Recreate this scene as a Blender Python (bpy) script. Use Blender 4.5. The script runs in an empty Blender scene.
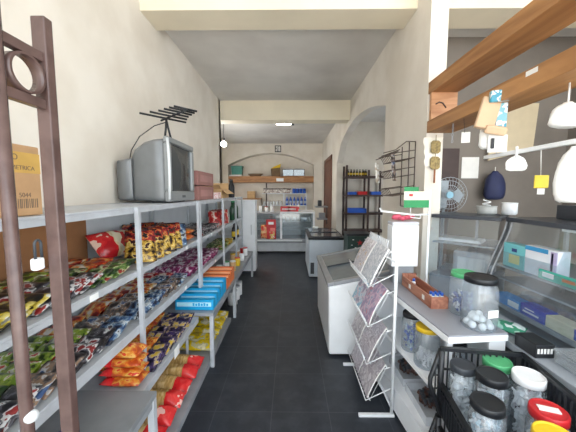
import bpy, bmesh, math, random
from mathutils import Vector, Matrix, Euler, noise
random.seed(7)
C = bpy.context.scene.collection
PI = math.pi
def R(d): return math.radians(d)

# ------------------------------------------------------------------ materials
MATS = {}
def lin(c):
    return tuple(((v/255)/12.92 if v/255 <= .04045 else ((v/255+.055)/1.055)**2.4) for v in c)
def _new(name):
    m = bpy.data.materials.new(name); m.use_nodes = True
    nt = m.node_tree; b = nt.nodes['Principled BSDF']
    return m, nt, b
def mat(name, rgb, rough=.5, metal=0., var=.08, scale=8., bump=0., spec=.5, dirt=None):
    """plain surface colour with a little procedural mottling"""
    if name in MATS: return MATS[name]
    m, nt, b = _new(name); L = nt.links
    tc = nt.nodes.new('ShaderNodeTexCoord'); nz = nt.nodes.new('ShaderNodeTexNoise')
    nz.inputs['Scale'].default_value = scale; nz.inputs['Detail'].default_value = 5
    L.new(tc.outputs['Object'], nz.inputs['Vector'])
    cr = nt.nodes.new('ShaderNodeValToRGB'); c = lin(rgb)
    d = dirt if dirt else rgb
    a = lin(d); k = 1 - var*1.6
    cr.color_ramp.elements[0].position = .32; cr.color_ramp.elements[1].position = .62
    cr.color_ramp.elements[0].color = (a[0]*k, a[1]*k, a[2]*k, 1)
    cr.color_ramp.elements[1].color = (min(1, c[0]*(1+var)), min(1, c[1]*(1+var)), min(1, c[2]*(1+var)), 1)
    L.new(nz.outputs['Fac'], cr.inputs['Fac']); L.new(cr.outputs['Color'], b.inputs['Base Color'])
    b.inputs['Roughness'].default_value = rough; b.inputs['Metallic'].default_value = metal
    b.inputs['Specular IOR Level'].default_value = spec
    if bump:
        bp = nt.nodes.new('ShaderNodeBump'); bp.inputs['Strength'].default_value = bump; bp.inputs['Distance'].default_value = .01
        L.new(nz.outputs['Fac'], bp.inputs['Height']); L.new(bp.outputs['Normal'], b.inputs['Normal'])
    MATS[name] = m; return m
def printed(name, cols, scale=22., rough=.28, stretch=(1, 1, 1)):
    """printed foil or card: patches of several inks"""
    if name in MATS: return MATS[name]
    m, nt, b = _new(name); L = nt.links
    tc = nt.nodes.new('ShaderNodeTexCoord'); oi = nt.nodes.new('ShaderNodeObjectInfo')
    mp = nt.nodes.new('ShaderNodeMapping'); mp.inputs['Scale'].default_value = stretch
    L.new(tc.outputs['Object'], mp.inputs['Vector'])
    mul = nt.nodes.new('ShaderNodeMath'); mul.operation = 'MULTIPLY'; mul.inputs[1].default_value = 5
    L.new(oi.outputs['Random'], mul.inputs[0])
    ad = nt.nodes.new('ShaderNodeVectorMath'); ad.operation = 'ADD'
    L.new(mp.outputs['Vector'], ad.inputs[0]); L.new(mul.outputs[0], ad.inputs[1])
    nz = nt.nodes.new('ShaderNodeTexNoise'); nz.inputs['Scale'].default_value = scale; nz.inputs['Detail'].default_value = 2.5
    L.new(ad.outputs[0], nz.inputs['Vector'])
    cr = nt.nodes.new('ShaderNodeValToRGB'); cr.color_ramp.interpolation = 'CONSTANT'
    els = cr.color_ramp.elements
    n = len(cols)
    for i, c in enumerate(cols):
        pos = 0 if i == 0 else .34 + .34*(i/(n))
        if i < 2: e = els[i]; e.position = pos
        else: e = els.new(pos)
        e.color = (*lin(c), 1)
    L.new(nz.outputs['Fac'], cr.inputs['Fac']); L.new(cr.outputs['Color'], b.inputs['Base Color'])
    b.inputs['Roughness'].default_value = rough
    MATS[name] = m; return m
def wood(name, c1, c2, axis='Y', scale=6.):
    if name in MATS: return MATS[name]
    m, nt, b = _new(name); L = nt.links
    tc = nt.nodes.new('ShaderNodeTexCoord'); mp = nt.nodes.new('ShaderNodeMapping')
    s = {'X': (.12, 1, 1), 'Y': (1, .12, 1), 'Z': (1, 1, .12)}[axis]
    mp.inputs['Scale'].default_value = s
    L.new(tc.outputs['Object'], mp.inputs['Vector'])
    nz = nt.nodes.new('ShaderNodeTexNoise'); nz.inputs['Scale'].default_value = scale*4; nz.inputs['Detail'].default_value = 8
    nz.inputs['Distortion'].default_value = 1.2
    L.new(mp.outputs['Vector'], nz.inputs['Vector'])
    cr = nt.nodes.new('ShaderNodeValToRGB')
    cr.color_ramp.elements[0].position = .35; cr.color_ramp.elements[1].position = .65
    cr.color_ramp.elements[0].color = (*lin(c1), 1); cr.color_ramp.elements[1].color = (*lin(c2), 1)
    L.new(nz.outputs['Fac'], cr.inputs['Fac']); L.new(cr.outputs['Color'], b.inputs['Base Color'])
    b.inputs['Roughness'].default_value = .55
    MATS[name] = m; return m
def clear(name, tint=(235, 242, 245), gloss=.10, haze=.06, rough=.05):
    """thin clear glass or plastic"""
    if name in MATS: return MATS[name]
    m = bpy.data.materials.new(name); m.use_nodes = True; nt = m.node_tree; L = nt.links
    nt.nodes.clear()
    out = nt.nodes.new('ShaderNodeOutputMaterial')
    tr = nt.nodes.new('ShaderNodeBsdfTransparent'); tr.inputs[0].default_value = (*lin(tint), 1)
    gl = nt.nodes.new('ShaderNodeBsdfGlossy'); gl.inputs['Roughness'].default_value = rough
    df = nt.nodes.new('ShaderNodeBsdfDiffuse'); df.inputs[0].default_value = (.8, .84, .88, 1)
    m1 = nt.nodes.new('ShaderNodeMixShader'); m1.inputs[0].default_value = gloss
    m2 = nt.nodes.new('ShaderNodeMixShader'); m2.inputs[0].default_value = haze
    L.new(tr.outputs[0], m1.inputs[1]); L.new(gl.outputs[0], m1.inputs[2])
    L.new(m1.outputs[0], m2.inputs[1]); L.new(df.outputs[0], m2.inputs[2]); L.new(m2.outputs[0], out.inputs[0])
    MATS[name] = m; return m
def glow(name, rgb, strength):
    m, nt, b = _new(name)
    b.inputs['Base Color'].default_value = (*lin(rgb), 1)
    b.inputs['Emission Color'].default_value = (*lin(rgb), 1); b.inputs['Emission Strength'].default_value = strength
    MATS[name] = m; return m

WALL = mat('cream_wall_paint', (230, 223, 212), .75, var=.03, scale=2.2, bump=.05, dirt=(225, 216, 202))
CEIL = mat('grey_white_ceiling', (222, 219, 214), .85, var=.04, scale=1.3, dirt=(214, 210, 205))
BEAMM = mat('cream_beam_paint', (238, 228, 205), .75, var=.03, scale=2)
DARKW = mat('grey_brown_wall', (126, 118, 110), .8, var=.1, scale=1.8)
STEEL = mat('grey_painted_steel', (186, 190, 196), .4, var=.03, scale=9, dirt=(178, 181, 186))
STEELB = mat('worn_grey_steel', (150, 153, 158), .45, var=.06, scale=10)
BENCH = mat('grey_bench_top', (128, 131, 134), .5, var=.08, scale=6)
BROWN = mat('brown_gate_paint', (92, 72, 68), .26, var=.08, scale=16, dirt=(84, 64, 60))
WHITE = mat('white_paint', (240, 242, 245), .4, var=.02)
WPLAS = mat('white_plastic', (238, 240, 242), .35, var=.02)
SILVER = mat('silver_plastic', (118, 120, 121), .38, metal=.15, var=.05)
SILVERL = mat('light_silver_trim', (215, 218, 220), .3, metal=.1, var=.03)
SCREEN = mat('dark_tube_glass', (62, 66, 68), .12, var=.05)
BLACK = mat('black_plastic', (28, 30, 34), .42, var=.15)
DGREY = mat('dark_grey_plastic', (62, 66, 72), .45, var=.1)
CARD = mat('brown_cardboard', (186, 148, 108), .85, var=.06, scale=12)
CARDL = mat('light_cardboard', (205, 168, 122), .85, var=.06, scale=12)
PLYB = mat('brown_hardboard', (150, 104, 66), .8, var=.08, scale=6)
WOODB = wood('orange_brown_timber', (142, 96, 56), (182, 132, 82), 'Y', 2.2)
WOODE = wood('pale_timber_end', (166, 114, 76), (200, 150, 108), 'X', 3)
WOODX = wood('timber_beam_finish', (150, 100, 60), (192, 140, 92), 'X', 4)
WOODT = wood('reddish_tray_wood', (150, 92, 72), (192, 134, 108), 'Y', 6)
DWOOD = mat('dark_brown_wood', (66, 46, 40), .5, var=.15, scale=5)
DOORB = mat('red_brown_door', (110, 68, 48), .5, var=.12, scale=5)
WIREB = mat('rusty_dark_wire', (88, 74, 66), .5, var=.2, scale=30)
GLASS = clear('clear_glass', (232, 240, 244), .09, .03)
CASEG = clear('curved_case_glass', (222, 232, 238), .12, .06)
JARP = clear('clear_jar_plastic', (232, 238, 242), .10, .16, .15)
TRAYP = clear('clear_film', (235, 238, 240), .22, .16, .15)
PAPER = mat('white_paper', (236, 234, 230), .7, var=.03)
TAG = mat('price_card', (242, 242, 240), .6, var=.02)
RED = mat('red_plastic', (196, 36, 42), .4, var=.06)
YEL = mat('yellow_plastic', (228, 190, 40), .4, var=.05)
GRN = mat('green_plastic', (86, 176, 120), .4, var=.05)
TEAL = mat('teal_plastic', (62, 138, 126), .45, var=.06)
BLU = mat('blue_plastic', (42, 92, 190), .4, var=.06)
CYAN = mat('cyan_card', (20, 158, 214), .4, var=.05)
ORG = mat('orange_card', (226, 120, 62), .4, var=.06)
ORGL = mat('pale_orange_card', (240, 176, 132), .4, var=.06)
INK = mat('dark_ink', (70, 60, 56), .7, var=.02)
INKL = mat('faded_brown_ink', (112, 94, 78), .7, var=.02)
SLATE = None
def slate():
    m, nt, b = _new('slate_floor_tiles'); L = nt.links
    tc = nt.nodes.new('ShaderNodeTexCoord')
    mp = nt.nodes.new('ShaderNodeMapping'); mp.inputs['Location'].default_value = (.143, -1.974, 0)
    L.new(tc.outputs['Object'], mp.inputs['Vector'])
    br = nt.nodes.new('ShaderNodeTexBrick'); br.offset = 0; br.squash = 1
    br.inputs['Scale'].default_value = 1; br.inputs['Brick Width'].default_value = .428
    br.inputs['Row Height'].default_value = .446; br.inputs['Mortar Size'].default_value = .0035
    br.inputs['Mortar Smooth'].default_value = .3
    br.inputs['Color1'].default_value = (*lin((37, 42, 51)), 1); br.inputs['Color2'].default_value = (*lin((42, 47, 57)), 1)
    br.inputs['Mortar'].default_value = (*lin((62, 66, 74)), 1)
    L.new(mp.outputs['Vector'], br.inputs['Vector'])
    nz = nt.nodes.new('ShaderNodeTexNoise'); nz.inputs['Scale'].default_value = 5; nz.inputs['Detail'].default_value = 8
    nz.inputs['Roughness'].default_value = .65
    L.new(tc.outputs['Object'], nz.inputs['Vector'])
    cr = nt.nodes.new('ShaderNodeValToRGB'); cr.color_ramp.elements[0].position = .45; cr.color_ramp.elements[1].position = .8
    cr.color_ramp.elements[0].color = (0, 0, 0, 1); cr.color_ramp.elements[1].color = (.22, .22, .22, 1)
    L.new(nz.outputs['Fac'], cr.inputs['Fac'])
    mx = nt.nodes.new('ShaderNodeMixRGB'); mx.inputs[2].default_value = (*lin((110, 116, 124)), 1)
    L.new(cr.outputs['Color'], mx.inputs[0]); L.new(br.outputs['Color'], mx.inputs[1])
    L.new(mx.outputs[0], b.inputs['Base Color'])
    b.inputs['Roughness'].default_value = .42
    bp = nt.nodes.new('ShaderNodeBump'); bp.inputs['Strength'].default_value = .25; bp.inputs['Distance'].default_value = .004
    L.new(nz.outputs['Fac'], bp.inputs['Height']); L.new(bp.outputs['Normal'], b.inputs['Normal'])
    return m
SLATE = slate()
CONC = mat('pale_concrete', (198, 194, 188), .85, var=.08, scale=3)

# ------------------------------------------------------------------ mesh helpers
class MB:
    def __init__(s): s.bm = bmesh.new(); s.mi = 0
    def _face(s, vs, smooth=False):
        try: f = s.bm.faces.new(vs)
        except ValueError: return None
        f.material_index = s.mi; f.smooth = smooth; return f
    def box(s, x0, x1, y0, y1, z0, z1):
        v = [s.bm.verts.new((x, y, z)) for x in (x0, x1) for y in (y0, y1) for z in (z0, z1)]
        for q in ((0, 1, 3, 2), (4, 6, 7, 5), (0, 4, 5, 1), (2, 3, 7, 6), (0, 2, 6, 4), (1, 5, 7, 3)):
            s._face([v[i] for i in q])
        return s
    def hexa(s, pts):
        """8 points: bottom ring of 4 then top ring of 4"""
        v = [s.bm.verts.new(p) for p in pts]
        for q in ((3, 2, 1, 0), (4, 5, 6, 7), (0, 1, 5, 4), (1, 2, 6, 5), (2, 3, 7, 6), (3, 0, 4, 7)):
            s._face([v[i] for i in q])
        return s
    def tube(s, pts, r, n=8, closed=False, cap=True):
        P = [Vector(p) for p in pts]; N = len(P); rings = []
        up = None
        for i, p in enumerate(P):
            if closed: t = (P[(i+1) % N]-P[i-1])
            else: t = P[min(i+1, N-1)]-P[max(i-1, 0)]
            if t.length < 1e-9: t = Vector((0, 0, 1))
            t.normalize()
            if up is None: up = Vector((0, 0, 1)) if abs(t.z) < .9 else Vector((1, 0, 0))
            a = t.cross(up)
            if a.length < 1e-4: up = Vector((0, 1, 0)) if abs(t.y) < .9 else Vector((1, 0, 0)); a = t.cross(up)
            a.normalize(); b = a.cross(t); up = b
            rings.append([s.bm.verts.new(p+a*(r*math.cos(2*PI*k/n))+b*(r*math.sin(2*PI*k/n))) for k in range(n)])
        M = N if closed else N-1
        for i in range(M):
            A, B = rings[i], rings[(i+1) % N]
            for k in range(n): s._face([A[k], A[(k+1) % n], B[(k+1) % n], B[k]], True)
        if not closed and cap:
            s._face(rings[0][::-1]); s._face(rings[-1])
        return s
    def lathe(s, prof, c=(0, 0, 0), n=24, cap=True, sx=1, sy=1):
        rings = []
        for r, z in prof:
            rings.append([s.bm.verts.new((c[0]+sx*r*math.cos(2*PI*k/n), c[1]+sy*r*math.sin(2*PI*k/n), c[2]+z)) for k in range(n)])
        for A, B in zip(rings, rings[1:]):
            for k in range(n): s._face([A[k], A[(k+1) % n], B[(k+1) % n], B[k]], True)
        if cap: s._face(rings[0][::-1]); s._face(rings[-1])
        return s
    def ball(s, c, r, seg=12):
        m = bmesh.ops.create_uvsphere(s.bm, u_segments=seg, v_segments=max(6, seg*2//3), radius=r, matrix=Matrix.Translation(c))
        for v in m['verts']:
            for f in v.link_faces: f.smooth = True; f.material_index = s.mi
        return s
    def prism(s, poly, axis, a, b):
        """2-D polygon pushed along an axis. axis X: poly=(y,z); Y: (x,z); Z: (x,y)"""
        def P(u, v, w): return {'X': (w, u, v), 'Y': (u, w, v), 'Z': (u, v, w)}[axis]
        A = [s.bm.verts.new(P(u, v, a)) for u, v in poly]; B = [s.bm.verts.new(P(u, v, b)) for u, v in poly]
        n = len(poly)
        s._face(A); s._face(B[::-1])
        for i in range(n): s._face([A[i], B[i], B[(i+1) % n], A[(i+1) % n]])
        return s
    def build(s, name, m, parent=None, origin=None, bevel=0, local=False, normals=True):
        if normals: bmesh.ops.recalc_face_normals(s.bm, faces=s.bm.faces)
        off = None
        if parent is not None and not local:
            p = parent
            off = Vector((0, 0, 0))
            while p: off += p.location; p = p.parent
        elif origin is not None and not local: off = Vector(origin)
        if off is not None: bmesh.ops.translate(s.bm, verts=s.bm.verts, vec=-off)
        me = bpy.data.meshes.new(name); s.bm.to_mesh(me); s.bm.free()
        for k in (m if isinstance(m, (list, tuple)) else [m]): me.materials.append(k)
        o = bpy.data.objects.new(name, me); C.objects.link(o)
        if parent is not None: o.parent = parent
        elif origin is not None: o.location = origin
        if bevel:
            md = o.modifiers.new('edge', 'BEVEL'); md.width = bevel; md.segments = 2; md.limit_method = 'ANGLE'; md.angle_limit = R(40)
        return o
def tag(o, label, cat, group=None, kind=None):
    o['label'] = label; o['category'] = cat
    if group: o['group'] = group
    if kind: o['kind'] = kind
    return o
def thing(name, label, cat, loc=(0, 0, 0), rz=0, group=None):
    o = bpy.data.objects.new(name, None); C.objects.link(o); o.empty_display_size = .05
    o.location = loc; o.rotation_euler = (0, 0, rz); return tag(o, label, cat, group)
def dup(root, loc, rot=None, label=None, group=None, scale=None):
    r = root.copy(); C.objects.link(r); r.location = loc
    if rot is not None: r.rotation_euler = rot
    if scale is not None: r.scale = scale
    if label: r['label'] = label
    if group: r['group'] = group
    for ch in list(root.children):
        c = ch.copy(); C.objects.link(c); c.parent = r
        for g in list(ch.children):
            d = g.copy(); C.objects.link(d); d.parent = c
    return r
def struct(name, mb, m, bevel=0):
    o = mb.build(name, m, bevel=bevel); o['kind'] = 'structure'; return o
def lettering(txt, size, loc, rot, m, parent, name='lettering', ext=.0004):
    cu = bpy.data.curves.new(name, 'FONT'); cu.body = txt; cu.size = size; cu.extrude = ext; cu.align_x = 'CENTER'; cu.align_y = 'CENTER'
    t = bpy.data.objects.new(name, cu); C.objects.link(t)
    bpy.context.view_layer.update()
    me = bpy.data.meshes.new_from_object(t); bpy.data.objects.remove(t)
    me.materials.clear(); me.materials.append(m)
    o = bpy.data.objects.new(name, me); C.objects.link(o)
    if parent is not None:
        o.parent = parent
        off = Vector((0, 0, 0)); p = parent
        while p: off += p.location; p = p.parent
        o.location = Vector(loc)-off
    else: o.location = loc
    o.rotation_euler = rot
    return o

# ------------------------------------------------------------------ the building
LX, RX, RT = -1.45, 1.2, .15          # left wall face, right wall face, wall thickness
HC = 3.5                              # ceiling
YB = 10.9                             # back wall
struct('floor', MB().box(-2.9, 3.7, .35, 11.6, -.1, 0), SLATE)
g = struct('ground', MB().box(-14, 14, -22, .35, -.12, -.02), CONC)
struct('ceiling', MB().box(-2.9, 3.7, 3.165, 11.6, HC, HC+.15), CEIL)
struct('wall_left', MB().box(LX-.2, LX, -.9, 5.9, 0, 4.3), WALL)
mb = MB().box(-2.85, -2.65, 5.9, 6.4, 0, HC).box(-2.85, -2.65, 9.6, 11.6, 0, HC).box(-2.85, -2.65, 6.4, 7.6, 0, HC).box(-2.85, -2.65, 7.6, 9.6, 0, .8).box(-2.85, -2.65, 7.6, 9.6, 2.4, HC).box(-2.85, LX, 5.75, 5.9, 0, HC)  # includes an unseen window opening, added to bring daylight into the rear
struct('wall_left_rear', mb, WALL)
def arch_wall(mb, u0, u1, a, b, zf, top, fix, t, axis, nseg=28, zbase=0):
    """wall u0..u1 with an arched opening a..b whose head follows zf(u)"""
    def P(u, w, z): return (w, u, z) if axis == 'X' else (u, w, z)
    def blk(ua, ub, za, zb, zc, zd):
        mb.hexa([P(ua, fix, za), P(ub, fix, zb), P(ub, fix+t, zb), P(ua, fix+t, za),
                 P(ua, fix, zc), P(ub, fix, zd), P(ub, fix+t, zd), P(ua, fix+t, zc)])
    blk(u0, a, zbase, zbase, top, top); blk(b, u1, zbase, zbase, top, top)
    for i in range(nseg):
        ua = a+(b-a)*i/nseg; ub = a+(b-a)*(i+1)/nseg
        blk(ua, ub, zf(ua), zf(ub), top, top)
    return mb
mb = MB(); arch_wall(mb, 2.55, YB+.1, 3.67, 7.42, lambda y: 3.02-.095*(y-5.38)**2-max(0, y-6.9)*.45, HC+.02, RX, RT, 'X')
struct('wall_right', mb, WALL)
# front beam and the second beam across the shop
struct('beam_front', MB().box(LX-.05, 3.7, 2.83, 3.165, 3.385, 4.2), BEAMM)
struct('beam_rear', MB().box(LX-.1, RX, 5.85, 6.15, 3.11, HC), BEAMM)
# back wall with its arched niche
mb = MB(); arch_wall(mb, -2.85, 3.5, -2.43, .88, lambda x: 3.14-.165*(x+.775)**2, HC, YB, .5, 'Y')
mb.box(-2.7, 1.3, YB+.45, YB+.6, 0, HC)
struct('wall_back', mb, WALL)
# side room beyond the arch
mb = MB().box(RX+RT, 3.5, 7.6, 7.75, 0, HC).box(3.4, 3.55, 3.7, 4.9, 0, HC).box(3.4, 3.55, 6.5, 7.6, 0, HC).box(3.4, 3.55, 4.9, 6.5, 0, .9).box(3.4, 3.55, 4.9, 6.5, 2.5, HC)  # gap in the right wall is an unseen window, added to light this room
struct('wall_side_room', mb, WALL)
struct('wall_right_rear', MB().box(3.4, 3.55, 7.75, 11.4, 0, HC), WALL)
# room behind the right-hand counter
mb = MB().box(RX+RT, 3.5, 3.55, 3.66, 0, HC).box(3.4, 3.55, 1.2, 3.55, 0, 3.6)
struct('wall_counter_room', mb, DARKW)
# far door in the right wall
mb = MB().box(RX-.03, RX+.001, 8.25, 8.37, 0, 2.72).box(RX-.03, RX+.001, 9.9, 10.02, 0, 2.72).box(RX-.03, RX+.001, 8.25, 10.02, 2.62, 2.74)
mb.box(RX-.012, RX+.001, 8.37, 9.9, 0, 2.62)
struct('door_1', mb, DOORB)
mb = MB().box(1.72, 2.06, 3.50, 3.549, 0, 2.18)
struct('door_2', mb, DWOOD)

# ------------------------------------------------------------------ gate in the left foreground
GX = -.68
gate = thing('security_gate', 'open brown steel gate leaf with ring ornaments in the left foreground', 'gate', (GX, .8, 0))
MB().box(GX-.018, GX+.02, .782, .810, .04, 2.12).build('post', BROWN, gate, bevel=.003)
MB().box(GX-.024, GX+.02, -.15, -.1, .04, 2.135).build('post', BROWN, gate, bevel=.003)
for z in (2.012, 1.888, .82, .10):
    MB().box(GX-.012, GX+.012, -.1, .7815, z-.0125, z+.0125).build('rail', BROWN, gate, bevel=.002)
for i in range(6):
    yc = .731-.128*i; mb = MB()
    if yc < -.05: break
    n = 28; zc = 1.950
    ring = []
    for k in range(n):
        a = 2*PI*k/n
        ring.append([(GX+dx, yc+rr*math.cos(a), zc+rr*math.sin(a)) for dx, rr in ((-.016, .0492), (.016, .0492), (.016, .0435), (-.016, .0435))])
    vs = [[mb.bm.verts.new(p) for p in q] for q in ring]
    for k in range(n):
        A, B = vs[k], vs[(k+1) % n]
        for j in range(4): mb._face([A[j], A[(j+1) % 4], B[(j+1) % 4], B[j]], j in (0, 2))
    mb.build('ring', BROWN, gate)
for yc in (.667, .539, .411, .283, .155, .027):
    MB().tube([(GX, yc, .1), (GX, yc, 2.3)], .0145, 14).build('bar', BROWN, gate)
k = MB().ball((GX+.012,   .667, 1.075), .016, 14).build('lock_knob', SILVERL, gate); k['label'] = 'shiny metal lock knob'
pl = thing('padlock', 'white padlock with dark shackle hanging on the brown gate post', 'padlock', (GX-.035, .752, 1.425))
MB().box(GX-.040, GX-.0185, .748, .776, 1.432, 1.467).build('lock_body', WPLAS, pl, bevel=.006)
MB().tube([(GX-.025, .752, 1.465)]+[(GX-.025, .762-.010*math.cos(a), 1.505+.012*math.sin(a)) for a in [PI*i/8 for i in range(9)]]+[(GX-.025, .772, 1.465)], .0035).build('shackle', DGREY, pl)

# ------------------------------------------------------------------ left shelving
Z1, Z2, Z3, Z4 = 1.56, 1.165, .82, .505
FX = -.95
def shelf_unit(y0, ups, label, feet):
    y1 = ups[-1]
    t = thing('metal_shelving', label, 'shelving', (-1.2, (y0+y1)/2, 0))
    for z, lip in ((Z1, .04), (Z2, .04), (Z3, .055)):
        ys = [y0]+[u for u in ups if u > y0+.01]
        for a, b in zip(ys, ys[1:]):
            mb = MB().box(-1.44, FX, a+.002, b-.002, z-.012, z).box(FX-.012, FX, a+.002, b-.002, z-lip, z-.0121)
            mb.build('shelf', STEEL, t, bevel=.002)
    MB().box(-1.448, -1.441, y0, y1, max(feet)+.002, Z1-.02).build('back_panel', mat('pale_back_panel', (206, 210, 214), .5, var=.02), t)
    for u, zf in zip(ups, feet):
        MB().box(FX-.004, FX+.022, u-.014, u+.014, zf+.001, Z1-.002).build('upright', STEEL, t, bevel=.002)
        MB().box(-1.44, -1.41, u-.014, u+.014, zf+.001, Z1-.015).build('upright', STEEL, t, bevel=.002)
    return t
u1 = shelf_unit(.48, [.48, 1.70, 2.82], 'near grey steel shelving on the left wall with the television on top', [.55, Z4, .53])
u3 = thing('low_steel_shelf', 'low steel shelf with orange and purple packets above the red pasta bags', 'shelf', (-1.15, 1.98, 0))
MB().box(-1.44, -.85, 1.48, 2.48, Z4-.012, Z4).box(-.862, -.85, 1.48, 2.48, Z4-.05, Z4-.0121).build('shelf', STEEL, u3, bevel=.002)
for x in (-1.43, -.97):
    for y in (1.482, 2.462): MB().box(x, x+.02, y, y+.018, .051, Z4-.0125).build('leg', STEEL, u3)
u2 = shelf_unit(2.87, [2.87, 3.86, 4.75, 5.35], 'far grey steel shelving on the left wall with red bags and bottles', [.53, .50, .50, .50])
# paper flaps / price cards on shelf lips
def card(y, z, w, h, label, x=FX+.024, tilt=0, group='price cards on the shelf edges'):
    o = MB().box(0, .0015, -w/2, w/2, -h/2, h/2).build('price_card', TAG, origin=(x, y, z), local=True)
    o.location = (x, y, z); o.rotation_euler = (0, R(tilt), 0); tag(o, label, 'price card', group); return o
card(1.98, Z4-.035, .09, .075, 'large white paper card on the lowest steel shelf edge above the red bags', x=-.848)
card(1.30, Z2-.02, .06, .03, 'white price card on the second shelf edge nearest the gate post', x=FX+.002)
card(2.50, Z2-.02, .045, .028, 'white price card on the second shelf edge below the grey snack bags', x=FX+.002)
card(2.45, Z3-.03, .05, .028, 'white price card on the third shelf edge above the cyan boxes', x=FX+.002)
card(3.30, Z2-.02, .05, .028, 'white price card on the second shelf edge below the dark snack packets', x=FX+.002)
card(3.45, Z3-.03, .05, .028, 'white price card on the third shelf edge below the magenta packets', x=FX+.002)

# low benches
def bench(y0, y1, x0, x1, z, label, topm, legs=True):
    t = thing('low_bench', label, 'bench', ((x0+x1)/2, (y0+y1)/2, 0))
    MB().box(x0, x1, y0, y1, z-.03, z).build('bench_top', topm, t, bevel=.003)
    for x in (x0+.02, x1-.02):
        for y in (y0+.02, y1-.02):
            MB().box(x-.018, x+.018, y-.018, y+.018, 0, z-.0305).build('leg', STEEL, t, bevel=.002)
    MB().box(x1-.03, x1-.008, y0+.04, y1-.04, z-.075, z-.0305).build('apron', STEELB, t)
    return t
bench(.46, 1.46, -1.445, -.745, .55, 'empty grey low bench below the shelves at the lower left', BENCH)
bench(2.50, 3.58, -1.445, -.72, .53, 'low grey bench carrying the cyan and orange boxes', STEELB)
bench(3.66, 5.38, -1.445, -.74, .50, 'far low grey bench carrying white jars and cans', STEELB)
t = thing('floor_plinth', 'low grey plinth board under the red and yellow bags', 'shelf', (-1.08, 2.5, 0))
MB().box(-1.42, -.765, 1.48, 3.45, .0, .05).build('board', STEELB, t, bevel=.003)

# ------------------------------------------------------------------ packets
def pillow(w, l, t, seed, mats, zones=None, seam=.09, n=(9, 12)):
    """a filled foil bag lying flat, crimped at both ends; zones(v)->material index"""
    nx, ny = n; mb = MB(); rnd = random.Random(seed); off = Vector((rnd.uniform(0, 50), rnd.uniform(0, 50), 0))
    def th(u, v):
        a = max(0, 1-abs(u)**2.6)**.6
        e = (1-abs(v))/seam
        b = 0 if e < .999 else max(0, 1-((abs(v))/(1-seam*.6))**3.2)**.55 if abs(v) < 1-seam*.6 else 0
        return a*b
    top, bot = [], []
    for j in range(ny+1):
        v = -1+2*j/ny; ra, rb = [], []
        for i in range(nx+1):
            u = -1+2*i/nx
            f = th(u, v); nz = noise.noise(Vector((u*2.2, v*2.6, 0))+off)
            pinch = 1-.06*abs(v)**6+.05*(1-abs(v))*0
            x = u*w/2*(pinch-.05*(1-f)*(1-abs(v)))
            y = v*l/2
            h = f*t/2*(1+.45*nz)
            wr = .0035*noise.noise(Vector((u*6, v*6, 3))+off)*(1 if f > 0 else .6)
            ra.append(mb.bm.verts.new((x, y, h+.0012+wr)))
            rb.append(mb.bm.verts.new((x, y, -f*t/2*.8-.0012+wr)))
        top.append(ra); bot.append(rb)
    for j in range(ny):
        v = -1+2*(j+.5)/ny
        mb.mi = zones(v) if zones else 0
        for i in range(nx):
            mb._face([top[j][i], top[j][i+1], top[j+1][i+1], top[j+1][i]], True)
            mb._face([bot[j][i], bot[j+1][i], bot[j+1][i+1], bot[j][i+1]], True)
        for i in (0, nx):
            mb._face([top[j][i], top[j+1][i], bot[j+1][i], bot[j][i]], True)
    for j in (0, ny):
        for i in range(nx): mb._face([top[j][i], top[j][i+1], bot[j][i+1], bot[j][i]])
    bmesh.ops.recalc_face_normals(mb.bm, faces=mb.bm.faces)
    me = bpy.data.meshes.new('packet'); mb.bm.to_mesh(me); mb.bm.free()
    for m in mats: me.materials.append(m)
    return me
INKS = {
 'lime green': [(40, 60, 20), (120, 150, 40), (160, 180, 60), (230, 230, 210), (200, 60, 40)],
 'yellow and black': [(28, 26, 24), (60, 50, 26), (200, 176, 50), (226, 206, 110), (230, 230, 220)],
 'dark green': [(20, 32, 18), (40, 66, 30), (98, 130, 52), (200, 205, 160), (150, 40, 30)],
 'black and white': [(20, 18, 22), (38, 34, 40), (92, 90, 98), (225, 225, 225), (150, 40, 40)],
 'red and orange': [(120, 24, 20), (196, 54, 30), (226, 120, 40), (240, 200, 120), (240, 230, 220)],
 'blue and silver': [(24, 30, 52), (50, 84, 132), (120, 150, 180), (214, 222, 228), (50, 40, 46)],
 'grey and brown': [(46, 40, 40), (96, 88, 88), (150, 120, 96), (206, 204, 204), (60, 90, 140)],
 'magenta and white': [(88, 14, 62), (128, 26, 86), (170, 50, 116), (236, 214, 228), (244, 240, 244)],
 'purple and black': [(22, 18, 34), (40, 30, 60), (66, 48, 104), (196, 176, 150), (226, 190, 60)],
 'orange': [(200, 70, 20), (230, 104, 28), (242, 146, 46), (250, 190, 90), (226, 50, 30)],
 'red': [(140, 16, 20), (196, 26, 30), (216, 44, 40), (236, 200, 180), (250, 240, 230)],
 'yellow': [(168, 128, 20), (212, 172, 30), (232, 198, 50), (246, 226, 120), (250, 246, 220)],
}
PM = {k: printed('foil_'+k.replace(' ', '_'), [tuple(int(.82*q+8) for q in c) for c in v], 25, .3, (1, .7, 1)) for k, v in INKS.items()}
PK = {}
def packmesh(kind, w, l, t):
    key = (kind, w, l, t)
    if key not in PK: PK[key] = [pillow(w, l, t, hash(kind) % 97*0+len(PK)*7+i, [PM[kind]]) for i in range(2)]
    return random.choice(PK[key])
def put(me, name, loc, rot, label, cat, group=None):
    o = bpy.data.objects.new(name, me); C.objects.link(o); o.location = loc; o.rotation_euler = rot
    return tag(o, label, cat, group)
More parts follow.
